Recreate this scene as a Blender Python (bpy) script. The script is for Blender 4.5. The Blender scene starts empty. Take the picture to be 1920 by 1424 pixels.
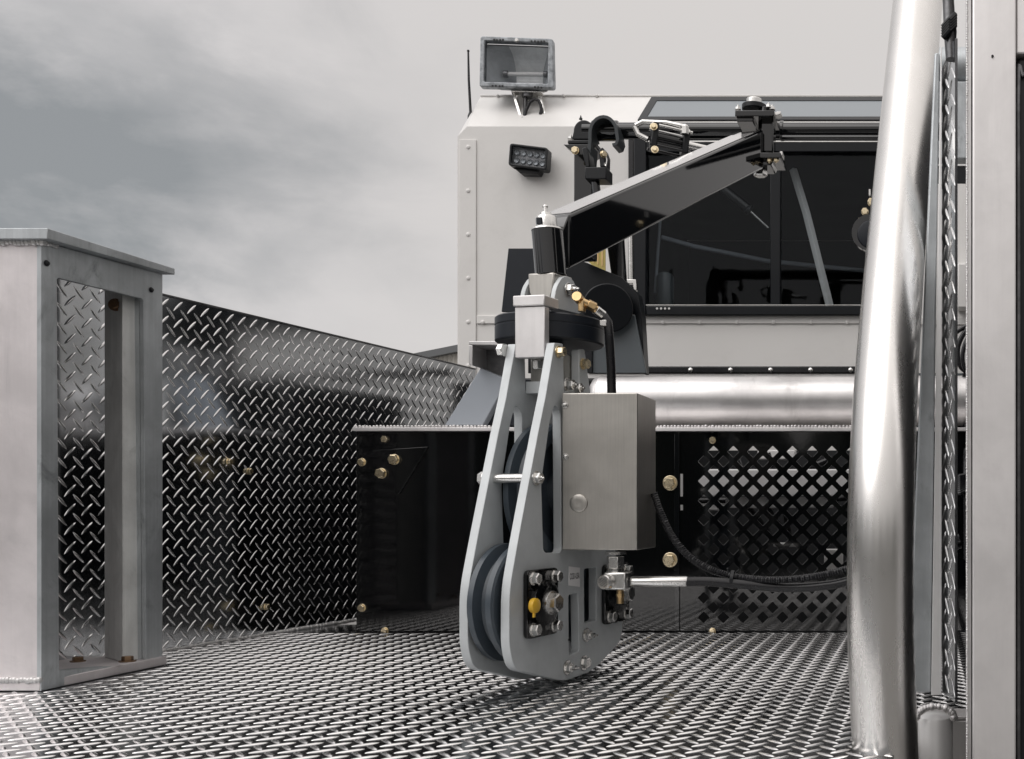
import bpy, bmesh, math, random
import numpy as np
from mathutils import Vector, Matrix, Quaternion

random.seed(7)
rng = np.random.default_rng(7)
SC = bpy.context.scene
COL = SC.collection
rad = math.radians

# ------------------------------------------------------------------ camera
F, VX, VY, H = 2000.0, 1740.0, 950.0, 0.33      # focal length and eye level of the photograph (1920 x 1424), eye height over the deck
cam = bpy.data.cameras.new('camera')
cam.sensor_width = 36.0
cam.lens = F / 1920 * 36.0
cam.shift_x = -(VX - 960) / 1920
cam.shift_y = (VY - 712) / 1920
cam.clip_start = 0.05
cam.clip_end = 3000
cam_o = bpy.data.objects.new('camera', cam)
cam_o.location = (0, 0, H)
cam_o.rotation_euler = (rad(90), 0, 0)
COL.objects.link(cam_o)
SC.camera = cam_o

# ------------------------------------------------------------------ sky
SUN = Vector((-0.62, -0.55, 0.95)).normalized()
world = bpy.data.worlds.new('World')
SC.world = world
world.use_nodes = True
NT = world.node_tree
for n in list(NT.nodes):
    NT.nodes.remove(n)


class G:
    """tiny node-graph helper"""
    def __init__(self, nt):
        self.nt = nt

    def n(self, typ, **kw):
        nd = self.nt.nodes.new(typ)
        for k, v in kw.items():
            setattr(nd, k, v)
        return nd

    def l(self, a, b):
        self.nt.links.new(a, b)

    def put(self, sock, v):
        if hasattr(v, 'is_linked'):
            self.l(v, sock)
        else:
            sock.default_value = v

    def math(self, op, a, b=0.0, c=None, clamp=False):
        nd = self.n('ShaderNodeMath', operation=op, use_clamp=clamp)
        self.put(nd.inputs[0], a)
        self.put(nd.inputs[1], b)
        if c is not None:
            self.put(nd.inputs[2], c)
        return nd.outputs[0]

    def ramp(self, v, a, b, lo=0.0, hi=1.0, smooth=True):
        nd = self.n('ShaderNodeMapRange', interpolation_type='SMOOTHSTEP' if smooth else 'LINEAR')
        nd.clamp = True if not smooth else nd.clamp
        self.put(nd.inputs['Value'], v)
        nd.inputs['From Min'].default_value = a
        nd.inputs['From Max'].default_value = b
        nd.inputs['To Min'].default_value = lo
        nd.inputs['To Max'].default_value = hi
        return nd.outputs['Result']

    def mix(self, f, a, b, blend='MIX'):
        nd = self.n('ShaderNodeMix', data_type='RGBA', blend_type=blend)
        self.put(nd.inputs['Factor'], f)
        self.put(nd.inputs[6], a if hasattr(a, 'is_linked') else (*a, 1) if len(a) == 3 else a)
        self.put(nd.inputs[7], b if hasattr(b, 'is_linked') else (*b, 1) if len(b) == 3 else b)
        return nd.outputs[2]

    def noise(self, vec, scale, detail=4, rough=0.5, dist=0.0):
        nd = self.n('ShaderNodeTexNoise')
        if vec is not None:
            self.l(vec, nd.inputs['Vector'])
        nd.inputs['Scale'].default_value = scale
        nd.inputs['Detail'].default_value = detail
        nd.inputs['Roughness'].default_value = rough
        nd.inputs['Distortion'].default_value = dist
        return nd.outputs['Fac']

    def mapping(self, vec, scale=(1, 1, 1), rot=(0, 0, 0), loc=(0, 0, 0)):
        nd = self.n('ShaderNodeMapping')
        self.l(vec, nd.inputs['Vector'])
        nd.inputs['Scale'].default_value = scale
        nd.inputs['Rotation'].default_value = rot
        nd.inputs['Location'].default_value = loc
        return nd.outputs[0]

    def dot(self, vec, d):
        nd = self.n('ShaderNodeVectorMath', operation='DOT_PRODUCT')
        self.l(vec, nd.inputs[0])
        nd.inputs[1].default_value = tuple(Vector(d).normalized())
        return nd.outputs['Value']


g = G(NT)
tc = g.n('ShaderNodeTexCoord')
dirv = tc.outputs['Generated']
sky = g.n('ShaderNodeTexSky', sky_type='NISHITA')
sky.sun_disc = False
sky.sun_elevation = math.asin(SUN.z)
sky.sun_rotation = math.atan2(SUN.x, SUN.y)
skyc = g.mix(1.0, sky.outputs[0], (0.10, 0.10, 0.10), 'MULTIPLY')
sep = g.n('ShaderNodeSeparateXYZ')
g.l(dirv, sep.inputs[0])
el = sep.outputs[2]
n1 = g.noise(g.mapping(dirv, (2.2, 2.2, 4.0)), 2.0, 9, 0.6, 0.35)
n2 = g.noise(g.mapping(dirv, (1.0, 1.0, 2.3), loc=(3.1, 0.4, 1.7)), 5.0, 8, 0.58, 0.3)
# a heavy grey bank to the left of the truck, thin bright overcast to the right and above
zp = g.math('ADD', el, g.math('MULTIPLY', g.math('SUBTRACT', n1, 0.5), 0.22))
azx = g.math('DIVIDE', sep.outputs[0], g.math('SQRT', g.math('ADD', g.math('POWER', sep.outputs[0], 2.0), g.math('POWER', sep.outputs[1], 2.0))))
ap = g.math('ADD', azx, g.math('MULTIPLY', g.math('SUBTRACT', n2, 0.5), 0.30))
bank = g.math('MULTIPLY', g.ramp(ap, -0.40, -0.60), g.math('MULTIPLY', g.ramp(zp, 0.13, 0.20), g.ramp(zp, 0.38, 0.28)))
bank = g.math('MULTIPLY', bank, g.ramp(sep.outputs[1], 0.1, 0.4))
nn = g.ramp(g.math('ADD', g.math('MULTIPLY', n1, 0.5), g.math('MULTIPLY', n2, 0.5)), 0.36, 0.64)
heavy = g.math('MULTIPLY', bank, g.math('ADD', g.math('MULTIPLY', nn, 0.80), 0.34), clamp=True)
leftish = g.ramp(azx, -0.30, -0.62)
soft = g.math('MULTIPLY', g.math('MULTIPLY', g.math('SUBTRACT', 1.0, nn), 0.30), leftish)
n3 = g.noise(g.mapping(dirv, (1.0, 1.0, 1.5), loc=(0.7, 2.9, 4.2)), 6.0, 9, 0.55, 0.3)
broken = g.math('MULTIPLY', g.ramp(n3, 0.44, 0.66), g.math('MULTIPLY', leftish, g.ramp(el, 0.05, 0.17, 0.25, 0.62)))
dark = g.math('ADD', g.math('MULTIPLY', heavy, 0.98), g.math('MULTIPLY', soft, 0.6))
dark = g.math('ADD', dark, g.math('MULTIPLY', broken, g.math('SUBTRACT', 0.75, g.math('MULTIPLY', heavy, 0.4))), clamp=True)
pale = g.mix(leftish, (0.685, 0.655, 0.635), (0.70, 0.675, 0.67))
cloud = g.mix(dark, pale, (0.303, 0.316, 0.326))
# an overcast sky is brighter overhead and around the veiled sun
zen = g.math('MULTIPLY', g.ramp(el, 0.36, 1.0), 0.6)
veil = g.math('MULTIPLY', g.ramp(g.dot(dirv, SUN), 0.2, 1.0), 0.3)
amp = g.math('ADD', g.math('ADD', 1.0, zen), veil)
vm = g.n('ShaderNodeVectorMath', operation='SCALE')
g.l(cloud, vm.inputs[0])
g.l(amp, vm.inputs['Scale'])
tot = g.mix(0.96, skyc, vm.outputs[0])
bg = g.n('ShaderNodeBackground')
bg.inputs['Strength'].default_value = 1.0
g.l(tot, bg.inputs['Color'])
wo = g.n('ShaderNodeOutputWorld')
g.l(bg.outputs[0], wo.inputs['Surface'])

# ------------------------------------------------------------------ veiled sun
sun = bpy.data.lights.new('sun', 'SUN')
sun.energy = 1.5
sun.angle = rad(62)
sun.color = (1.0, 0.975, 0.955)
sun_o = bpy.data.objects.new('sun', sun)
sun_o.rotation_euler = SUN.to_track_quat('Z', 'Y').to_euler()
sun_o.location = (-6, -6, 9)
COL.objects.link(sun_o)

SC.view_settings.view_transform = 'Standard'
SC.view_settings.look = 'None'
SC.view_settings.exposure = 0.0
SC.view_settings.gamma = 1.0
SC.render.engine = 'CYCLES'
SC.cycles.max_bounces = 10
SC.cycles.glossy_bounces = 6
SC.cycles.use_denoising = True

# ------------------------------------------------------------------ helpers
OFF = {}


def P(px, py, Y):
    """point of the place that lies at depth Y on the sight line of a photograph pixel"""
    return Vector(((px - VX) / F * Y, Y, H - (py - VY) / F * Y))


def onplane(px, py, p0, nrm):
    d = Vector(((px - VX) / F, 1.0, -(py - VY) / F))
    o = Vector((0, 0, H))
    t = (Vector(p0) - o).dot(nrm) / d.dot(nrm)
    return o + d * t


def tag(o, label=None, cat=None, group=None, kind=None):
    if label: o['label'] = label
    if cat: o['category'] = cat
    if group: o['group'] = group
    if kind: o['kind'] = kind
    return o


def thing(name, loc, label, cat, group=None):
    o = bpy.data.objects.new(name, None)
    o.empty_display_size = 0.05
    o.location = loc
    COL.objects.link(o)
    OFF[o.name] = Vector(loc)
    return tag(o, label, cat, group)


def off(o):
    return OFF.get(o.name, Vector((0, 0, 0))) if o else Vector((0, 0, 0))


class MB:
    def __init__(self):
        self.v, self.f, self.pieces = [], [], []

    def add(self, vs, fs):
        b = len(self.v)
        self.pieces.append(([tuple(x) for x in vs], [tuple(q) for q in fs]))
        self.v += [tuple(x) for x in vs]
        self.f += [tuple(b + i for i in q) for q in fs]
        return self

    def hexa(self, b, t):
        """bottom and top rings (same order, any count)"""
        n = len(b)
        fs = [tuple(range(n))[::-1], tuple(range(n, 2 * n))]
        fs += [(i, (i + 1) % n, n + (i + 1) % n, n + i) for i in range(n)]
        return self.add(list(b) + list(t), fs)

    def box(self, lo, hi):
        (x0, y0, z0), (x1, y1, z1) = lo, hi
        return self.hexa([(x0, y0, z0), (x1, y0, z0), (x1, y1, z0), (x0, y1, z0)],
                         [(x0, y0, z1), (x1, y0, z1), (x1, y1, z1), (x0, y1, z1)])

    def obox(self, c, ax, size):
        """oriented box: centre, three axes, three full sizes"""
        c = Vector(c)
        a, b, d = [Vector(ax[i]).normalized() * size[i] / 2 for i in range(3)]
        return self.hexa([c - a - b - d, c + a - b - d, c + a + b - d, c - a + b - d],
                         [c - a - b + d, c + a - b + d, c + a + b + d, c - a + b + d])

    def prism(self, pts, vec):
        pts = [Vector(p) for p in pts]
        v = Vector(vec)
        return self.hexa(pts, [p + v for p in pts])

    def fbox(self, x0, y0, x1, y1, Y, depth):
        a, b = P(x0, y1, Y), P(x1, y0, Y)
        return self.box((a.x, Y, a.z), (b.x, Y + depth, b.z))

    def fpoly(self, pts, Y, depth):
        return self.prism([P(x, y, Y) for x, y in pts], (0, depth, 0))

    def tube(self, pts, r, n=16, caps=True):
        pts = [Vector(p) for p in pts]
        m = len(pts)
        rs = r if isinstance(r, (list, tuple)) else [r] * m
        T = []
        for i in range(m):
            T.append((pts[min(i + 1, m - 1)] - pts[max(i - 1, 0)]).normalized())
        up = Vector((0, 0, 1)) if abs(T[0].z) < 0.9 else Vector((1, 0, 0))
        N = (up - T[0] * up.dot(T[0])).normalized()
        vs, fs = [], []
        for i in range(m):
            N = (N - T[i] * N.dot(T[i])).normalized()
            B = T[i].cross(N)
            for k in range(n):
                a = 2 * math.pi * k / n
                vs.append(pts[i] + (N * math.cos(a) + B * math.sin(a)) * rs[i])
        for i in range(m - 1):
            for k in range(n):
                k2 = (k + 1) % n
                fs.append((i * n + k, i * n + k2, (i + 1) * n + k2, (i + 1) * n + k))
        if caps:
            fs.append(tuple(range(n))[::-1])
            fs.append(tuple((m - 1) * n + k for k in range(n)))
        return self.add(vs, fs)

    def cyl(self, p0, p1, r, n=24):
        return self.tube([p0, p1], r, n)

    def lathe(self, prof, org, axis, n=40, closed=False):
        org, A = Vector(org), Vector(axis).normalized()
        up = Vector((0, 0, 1)) if abs(A.z) < 0.9 else Vector((1, 0, 0))
        N = (up - A * up.dot(A)).normalized()
        B = A.cross(N)
        m = len(prof)
        vs, fs = [], []
        for (r, h) in prof:
            for k in range(n):
                a = 2 * math.pi * k / n
                vs.append(org + A * h + (N * math.cos(a) + B * math.sin(a)) * max(r, 1e-5))
        for i in range(m if closed else m - 1):
            j = (i + 1) % m
            for k in range(n):
                k2 = (k + 1) % n
                fs.append((i * n + k, i * n + k2, j * n + k2, j * n + k))
        if not closed:
            fs.append(tuple(range(n))[::-1])
            fs.append(tuple((m - 1) * n + k for k in range(n)))
        return self.add(vs, fs)

    def ball(self, c, r, sx=1, sy=1, sz=1, n=10, m=6):
        c = Vector(c)
        vs, fs = [], []
        for i in range(m + 1):
            t = math.pi * i / m
            for k in range(n):
                a = 2 * math.pi * k / n
                vs.append(c + Vector((r * sx * max(math.sin(t), 1e-4) * math.cos(a), r * sy * max(math.sin(t), 1e-4) * math.sin(a), r * sz * math.cos(t))))
        for i in range(m):
            for k in range(n):
                k2 = (k + 1) % n
                fs.append((i * n + k, (i + 1) * n + k, (i + 1) * n + k2, i * n + k2))
        return self.add(vs, fs)

    def weld(self, p0, p1, r, step=None):
        p0, p1 = Vector(p0), Vector(p1)
        L = (p1 - p0).length
        n = max(2, int(L / (step or r * 0.9)))
        for i in range(n + 1):
            j = Vector((random.uniform(-1, 1), random.uniform(-1, 1), random.uniform(-1, 1))) * r * 0.16
            self.ball(p0.lerp(p1, i / n) + j, r * random.uniform(0.86, 1.14), n=8, m=5)
        return self

    def each(self, name, mat, parent=None, **kw):
        for vs, fs in self.pieces:
            m = MB()
            m.add(vs, fs)
            m.build(name, mat, parent, **kw)

    def build(self, name, mat, parent=None, bevel=0.0, ang=35, seg=2, label=None):
        o0 = off(parent)
        me = bpy.data.meshes.new(name)
        me.from_pydata([tuple(Vector(v) - o0) for v in self.v], [], self.f)
        bm = bmesh.new()
        bm.from_mesh(me)
        bmesh.ops.recalc_face_normals(bm, faces=bm.faces)
        bm.to_mesh(me)
        bm.free()
        return finish(me, name, mat, parent, bevel, ang, seg, label)


def finish(me, name, mat, parent, bevel=0.0, ang=35, seg=2, label=None):
    me.polygons.foreach_set('use_smooth', [True] * len(me.polygons))
    me.set_sharp_from_angle(angle=rad(ang))
    me.materials.append(mat)
    o = bpy.data.objects.new(name, me)
    COL.objects.link(o)
    if parent:
        o.parent = parent
        OFF[o.name] = off(parent)
    if bevel:
        b = o.modifiers.new('bevel', 'BEVEL')
        b.width = bevel
        b.segments = seg
        b.limit_method = 'ANGLE'
        b.angle_limit = rad(40)
    if label: o['label'] = label
    return o


def fillet(poly, r, n=5):
    """round the corners of a 2-D polygon; r is one radius or one per corner"""
    out = []
    m = len(poly)
    for i in range(m):
        p = Vector(poly[i]).to_2d()
        a, b = Vector(poly[i - 1]).to_2d(), Vector(poly[(i + 1) % m]).to_2d()
        rr = r[i] if isinstance(r, (list, tuple)) else r
        da, db = a - p, b - p
        rr = min(rr, da.length * 0.45, db.length * 0.45)
        if rr <= 1e-6:
            out.append(tuple(p))
            continue
        s, e = p + da.normalized() * rr, p + db.normalized() * rr
        for k in range(n + 1):
            t = k / n
            out.append(tuple(s * (1 - t) ** 2 + p * 2 * t * (1 - t) + e * t * t))
    return out


def plate(loops, t, fn, name, mat, parent, bev=0.001, label=None):
    """flat plate with holes: 2-D outline and hole loops, thickness t, fn(u, v, w) -> point, w from 0 to t"""
    cu = bpy.data.curves.new(name, 'CURVE')
    cu.dimensions = '2D'
    cu.fill_mode = 'BOTH'
    cu.extrude = t / 2 - bev
    cu.bevel_depth = bev
    cu.bevel_resolution = 1
    cu.offset = -bev
    for lp in loops:
        s = cu.splines.new('POLY')
        s.points.add(len(lp) - 1)
        for q, p in zip(s.points, lp):
            q.co = (p[0], p[1], 0, 1)
        s.use_cyclic_u = True
    co = bpy.data.objects.new(name + '_curve', cu)
    COL.objects.link(co)
    dg = bpy.context.evaluated_depsgraph_get()
    me = bpy.data.meshes.new_from_object(co.evaluated_get(dg))
    bpy.data.objects.remove(co)
    bpy.data.curves.remove(cu)
    me.materials.clear()
    o0 = off(parent)
    for v in me.vertices:
        v.co = Vector(fn(v.co.x, v.co.y, v.co.z + t / 2)) - o0
    bm = bmesh.new()
    bm.from_mesh(me)
    bmesh.ops.remove_doubles(bm, verts=bm.verts, dist=1e-5)
    bmesh.ops.recalc_face_normals(bm, faces=bm.faces)
    bm.to_mesh(me)
    bm.free()
    me.name = name
    return finish(me, name, mat, parent, 0, 12, label=label)


_mesh_cache = {}


def bolt(parent, pos, axis, af, mat, washer=1.5, head=0.5, stud=0.0, name='bolt', dome=False):
    """hex bolt head with washer, axis pointing out of the surface"""
    key = (round(af, 4), mat.name, washer, head, stud, dome)
    if key not in _mesh_cache:
        b = MB()
        h0 = 0.0
        if washer:
            wr = af / 2 * washer
            b.lathe([(wr * 0.97, 0), (wr, 0.0006), (wr, af * 0.12), (wr * 0.96, af * 0.14)], (0, 0, 0), (0, 0, 1), 24)
            h0 = af * 0.14
        R = af / 2 / math.cos(math.pi / 6)
        if dome:
            b.lathe([(af / 2, h0), (af * 0.47, h0 + af * 0.18), (af * 0.33, h0 + af * 0.33), (af * 0.12, h0 + af * 0.38)], (0, 0, 0), (0, 0, 1), 18)
            b.lathe([(af * 0.13, h0 + af * 0.35), (af * 0.12, h0 + af * 0.40)], (0, 0, 0), (0, 0, 1), 6)
        else:
            hh = af * head
            ring = lambda r, z: [(r * math.cos(math.pi / 3 * k + 0.3), r * math.sin(math.pi / 3 * k + 0.3), z) for k in range(6)]
            b.hexa(ring(R, h0), ring(R, h0 + hh * 0.86))
            b.hexa(ring(R, h0 + hh * 0.86), ring(R * 0.86, h0 + hh))
        if stud:
            b.lathe([(af * 0.27, h0 + af * head * 0.9), (af * 0.27, h0 + af * head + stud * 0.55), (af * 0.15, h0 + af * head + stud * 0.6), (af * 0.13, h0 + af * head + stud)], (0, 0, 0), (0, 0, 1), 14)
        me = bpy.data.meshes.new(name)
        me.from_pydata(b.v, [], b.f)
        bm = bmesh.new(); bm.from_mesh(me)
        bmesh.ops.recalc_face_normals(bm, faces=bm.faces)
        bm.to_mesh(me); bm.free()
        me.polygons.foreach_set('use_smooth', [True] * len(me.polygons))
        me.set_sharp_from_angle(angle=rad(28))
        me.materials.append(mat)
        _mesh_cache[key] = me
    o = bpy.data.objects.new(name, _mesh_cache[key])
    COL.objects.link(o)
    o.location = Vector(pos) - off(parent)
    o.rotation_mode = 'QUATERNION'
    q = Vector(axis).to_track_quat('Z', 'Y')
    o.rotation_quaternion = q @ Quaternion((0, 0, 1), random.uniform(0, 1.0))
    o.parent = parent
    return o


# tread-plate lugs -------------------------------------------------
LS = 0.0275


def lugs(mb_v, mb_f, org, U, V, N, w, h, keep=None, phase=(0.0, 0.0), s=LS, ht=0.0019, wd=0.0066, ln=0.036):
    """raised lens-shaped lugs at +-45 degrees on the plane org + u U + v V"""
    org, U, V, N = [np.array(x, float) for x in (org, U, V, N)]
    st = np.array([-1, -.8, -.45, 0, .45, .8, 1.0])
    wf = np.array([0.08, .55, .9, 1, .9, .55, .08])
    cr = np.array([-1, -.6, 0, .6, 1.0])
    tu, tv, tn = [], [], []
    for a, b in zip(st, wf):
        for c in cr:
            tu.append(a * ln / 2); tv.append(c * b * wd / 2); tn.append((1 - c * c) * ht * b ** 0.7)
    tu, tv, tn = map(np.array, (tu, tv, tn))
    q = []
    for i in range(6):
        for k in range(4):
            q.append((i * 5 + k, i * 5 + k + 1, (i + 1) * 5 + k + 1, (i + 1) * 5 + k))
    q = np.array(q)
    e1 = np.array([1, 1]) / math.sqrt(2) * s
    e2 = np.array([-1, 1]) / math.sqrt(2) * s
    R = int((w + h) / s) + 2
    I, J = np.meshgrid(np.arange(-R, R), np.arange(-R, R), indexing='ij')
    I, J = I.ravel(), J.ravel()
    cu = I * e1[0] + J * e2[0] + phase[0]
    cv = I * e1[1] + J * e2[1] + phase[1]
    m = 0.006
    ok = (cu > m) & (cu < w - m) & (cv > m) & (cv < h - m)
    if keep is not None:
        ok &= keep(cu, cv)
    I, J, cu, cv = I[ok], J[ok], cu[ok], cv[ok]
    par = (I + J) % 2
    a = np.where(par == 0, math.pi / 4, 3 * math.pi / 4)
    ca, sa = np.cos(a)[:, None], np.sin(a)[:, None]
    uu = cu[:, None] + ca * tu - sa * tv
    vv = cv[:, None] + sa * tu + ca * tv
    nn = np.broadcast_to(tn, uu.shape)
    pts = org + uu[..., None] * U + vv[..., None] * V + nn[..., None] * N
    k = len(cu)
    base = sum(len(x) for x in mb_v)
    mb_v.append(pts.reshape(-1, 3))
    fs = (np.arange(k) * 35)[:, None, None] + q[None]
    fs = fs.reshape(-1, 4) + base
    if np.dot(np.cross(U, V), N) < 0:
        fs = fs[:, ::-1]
    mb_f.append(fs)


def tread_mesh(name, sheets, mat, parent, base=None, lugmat=None):
    """sheets: list of lugs() keyword dicts; base: MB with the flat sheet itself"""
    V, Fq = [], []
    nb = 0
    faces = []
    if base:
        V.append(np.array(base.v, float))
        faces = [tuple(f) for f in base.f]
    for s in sheets:
        lugs(V, Fq, **s)
    v = np.concatenate(V) - np.array(off(parent))
    fq = np.concatenate(Fq)
    me = bpy.data.meshes.new(name)
    me.from_pydata(v.tolist(), [], faces + fq.tolist())
    o = finish(me, name, mat, parent, 0, 40)
    me.materials.append(lugmat or M['lug'])
    mi = np.zeros(len(me.polygons), dtype=np.int32)
    mi[len(faces):] = 1
    me.polygons.foreach_set('material_index', mi)
    return o


# ------------------------------------------------------------------ materials
def principled(name):
    m = bpy.data.materials.new(name)
    m.use_nodes = True
    nt = m.node_tree
    b = nt.nodes.get('Principled BSDF')
    return m, G(nt), b


def mat_metal(name, col, rough, mott=0.12, rvar=0.12, streak=None, streak_amt=0.0, bump=0.02, scale=9.0, stain=None, metallic=1.0, aniso=0.0, stain_amt=0.5, stain_scale=5.0):
    m, q, b = principled(name)
    tcn = q.n('ShaderNodeTexCoord')
    ob = tcn.outputs['Object']
    na = q.noise(ob, scale, 8, 0.62, 0.3)
    nb = q.noise(ob, scale * 9, 5, 0.6)
    c0 = tuple(c * (1 - mott) for c in col)
    c1 = tuple(min(1, c * (1 + mott)) for c in col)
    c = q.mix(q.ramp(na, 0.32, 0.68), c0, c1)
    r = q.math('ADD', rough - rvar / 2, q.math('MULTIPLY', q.math('ADD', q.math('MULTIPLY', na, 0.65), q.math('MULTIPLY', nb, 0.35)), rvar))
    hgt = nb
    if streak:
        ns = q.noise(q.mapping(ob, streak), 1.0, 4, 0.6)
        c = q.mix(q.math('MULTIPLY', q.ramp(ns, 0.35, 0.7), streak_amt), c, tuple(x * 0.62 for x in col))
        r = q.math('ADD', r, q.math('MULTIPLY', q.math('SUBTRACT', ns, 0.5), rvar * 1.2))
        hgt = q.math('ADD', q.math('MULTIPLY', ns, 0.8), q.math('MULTIPLY', nb, 0.25))
    if stain:
        s1 = q.noise(q.mapping(ob, (1, 1, 0.55), loc=(1.3, 2.2, 0.7)), stain_scale, 7, 0.66, 0.8)
        sf = q.math('MULTIPLY', q.ramp(s1, 0.52, 0.78), stain_amt)
        c = q.mix(sf, c, stain)
        r = q.math('ADD', r, q.math('MULTIPLY', sf, 0.18))
    q.l(c, b.inputs['Base Color'])
    q.l(r, b.inputs['Roughness'])
    b.inputs['Metallic'].default_value = metallic
    b.inputs['Anisotropic'].default_value = aniso
    if bump:
        bp = q.n('ShaderNodeBump')
        bp.inputs['Strength'].default_value = bump * 4
        bp.inputs['Distance'].default_value = 0.002
        q.l(hgt, bp.inputs['Height'])
        q.l(bp.outputs[0], b.inputs['Normal'])
    return m


def mat_paint(name, col, rough, var=0.06, coat=0.0, peel=0.0, dust=0.0, scale=6.0, spec=0.5, dustcol=(0.35, 0.34, 0.33), wave=0.0):
    m, q, b = principled(name)
    ob = q.n('ShaderNodeTexCoord').outputs['Object']
    na = q.noise(ob, scale, 7, 0.6, 0.2)
    nb = q.noise(ob, 180, 3, 0.5)
    c = q.mix(na, tuple(x * (1 - var) for x in col), tuple(x * (1 + var) for x in col))
    if dust:
        nd = q.noise(ob, scale * 2.2, 9, 0.7, 0.5)
        c = q.mix(q.math('MULTIPLY', q.ramp(nd, 0.5, 0.8), dust), c, dustcol)
    q.l(c, b.inputs['Base Color'])
    q.l(q.math('ADD', rough * 0.8, q.math('MULTIPLY', na, rough * 0.4)), b.inputs['Roughness'])
    b.inputs['Specular IOR Level'].default_value = spec
    b.inputs['Coat Weight'].default_value = coat
    b.inputs['Coat Roughness'].default_value = 0.04
    if coat >= 1.0:
        b.inputs['Coat IOR'].default_value = 1.5
    if wave:
        bp = q.n('ShaderNodeBump')
        bp.inputs['Strength'].default_value = wave
        bp.inputs['Distance'].default_value = 0.01
        q.l(q.noise(ob, 2.5, 2, 0.4), bp.inputs['Height'])
        q.l(bp.outputs[0], b.inputs['Normal'])
    if peel:
        bp = q.n('ShaderNodeBump')
        bp.inputs['Strength'].default_value = peel
        bp.inputs['Distance'].default_value = 0.0006
        q.l(q.noise(ob, 140, 2, 0.5) if peel < 0.5 else nb, bp.inputs['Height'])
        q.l(bp.outputs[0], b.inputs['Normal'])
    return m


M = {}
M['tread'] = mat_metal('polished_tread_aluminium', (0.42, 0.435, 0.45), 0.12, 0.10, 0.08, bump=0.002, scale=5, stain=(0.36, 0.37, 0.38), stain_amt=0.4)
M['lug'] = mat_metal('raised_tread_lugs', (0.76, 0.755, 0.755), 0.16, 0.08, 0.08, bump=0.003, scale=30)
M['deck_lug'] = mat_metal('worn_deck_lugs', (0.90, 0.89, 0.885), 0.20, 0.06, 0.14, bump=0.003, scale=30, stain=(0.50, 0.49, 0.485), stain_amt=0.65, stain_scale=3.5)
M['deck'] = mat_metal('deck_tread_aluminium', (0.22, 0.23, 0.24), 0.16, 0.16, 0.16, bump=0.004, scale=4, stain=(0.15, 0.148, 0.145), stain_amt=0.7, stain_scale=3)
M['alu'] = mat_metal('mill_aluminium', (0.66, 0.65, 0.645), 0.42, 0.10, 0.16, streak=(160, 160, 4), streak_amt=0.12, bump=0.010, scale=5, stain=(0.36, 0.35, 0.345), stain_amt=0.45)
M['alu_pale'] = mat_metal('pale_mill_aluminium', (0.79, 0.77, 0.765), 0.5, 0.08, 0.14, streak=(90, 90, 5), streak_amt=0.10, bump=0.008, scale=6, stain=(0.50, 0.48, 0.48), stain_amt=0.6, metallic=0.8)
M['alu_weather'] = mat_metal('weathered_sheet', (0.73, 0.69, 0.695), 0.5, 0.10, 0.14, streak=(60, 60, 3), streak_amt=0.12, bump=0.010, scale=7, stain=(0.40, 0.395, 0.40), stain_amt=0.75, stain_scale=6, metallic=0.75)
M['alu_bright'] = mat_metal('bright_edge', (0.85, 0.84, 0.83), 0.4, 0.05, 0.1, streak=(90, 90, 5), streak_amt=0.1, bump=0.004, scale=6, metallic=0.3)
M['alu_stained'] = mat_metal('stained_aluminium', (0.47, 0.495, 0.51), 0.45, 0.16, 0.16, streak=(120, 120, 3), streak_amt=0.25, bump=0.012, scale=8, stain=(0.17, 0.18, 0.185), stain_amt=0.8, stain_scale=14, metallic=0.6)
M['alu_satin'] = mat_metal('satin_stained_aluminium', (0.62, 0.625, 0.61), 0.48, 0.14, 0.14, streak=(120, 120, 3), streak_amt=0.25, bump=0.01, scale=8, stain=(0.17, 0.17, 0.165), stain_amt=0.6, stain_scale=12, metallic=0.15)
M['pole'] = mat_metal('polished_tube', (0.74, 0.725, 0.705), 0.28, 0.03, 0.08, streak=(60, 60, 1.5), streak_amt=0.05, bump=0.0012, scale=6)
M['tube'] = mat_metal('satin_tube', (0.70, 0.685, 0.68), 0.40, 0.10, 0.16, streak=(5, 130, 130), streak_amt=0.15, bump=0.006, scale=9, stain=(0.40, 0.385, 0.38), stain_amt=0.65, stain_scale=9)
M['plate'] = mat_metal('blasted_plate', (0.57, 0.595, 0.605), 0.5, 0.06, 0.08, bump=0.006, scale=14, metallic=0.25, stain=(0.43, 0.45, 0.46), stain_amt=0.55, stain_scale=9)
M['sheave'] = mat_paint('sheave_grey', (0.05, 0.063, 0.077), 0.34, 0.1, dust=0.15, scale=12, dustcol=(0.2, 0.22, 0.24))
M['stainless'] = mat_metal('brushed_stainless', (0.52, 0.50, 0.465), 0.38, 0.10, 0.12, streak=(260, 260, 6), streak_amt=0.25, bump=0.012, scale=7, stain=(0.36, 0.345, 0.32), stain_amt=0.5)
M['zinc'] = mat_metal('zinc_steel', (0.72, 0.71, 0.69), 0.26, 0.08, 0.12, bump=0.004, scale=60)
M['gold'] = mat_metal('yellow_zinc', (0.80, 0.68, 0.47), 0.28, 0.14, 0.14, bump=0.004, scale=70)
M['brass'] = mat_metal('brass', (0.74, 0.52, 0.27), 0.3, 0.1, 0.1, bump=0.004, scale=50)
M['rust'] = mat_metal('brown_bolt', (0.20, 0.13, 0.08), 0.4, 0.2, 0.2, bump=0.01, scale=80)
M['black'] = mat_paint('black_gloss_paint', (0.0035, 0.004, 0.005), 0.08, 0.1, coat=0.7, peel=0.06, scale=5, spec=0.4)
M['black_panel'] = mat_paint('black_powder_coat', (0.0022, 0.0025, 0.003), 0.06, 0.2, peel=0.04, scale=8, spec=0.5, coat=0.25)
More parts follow.
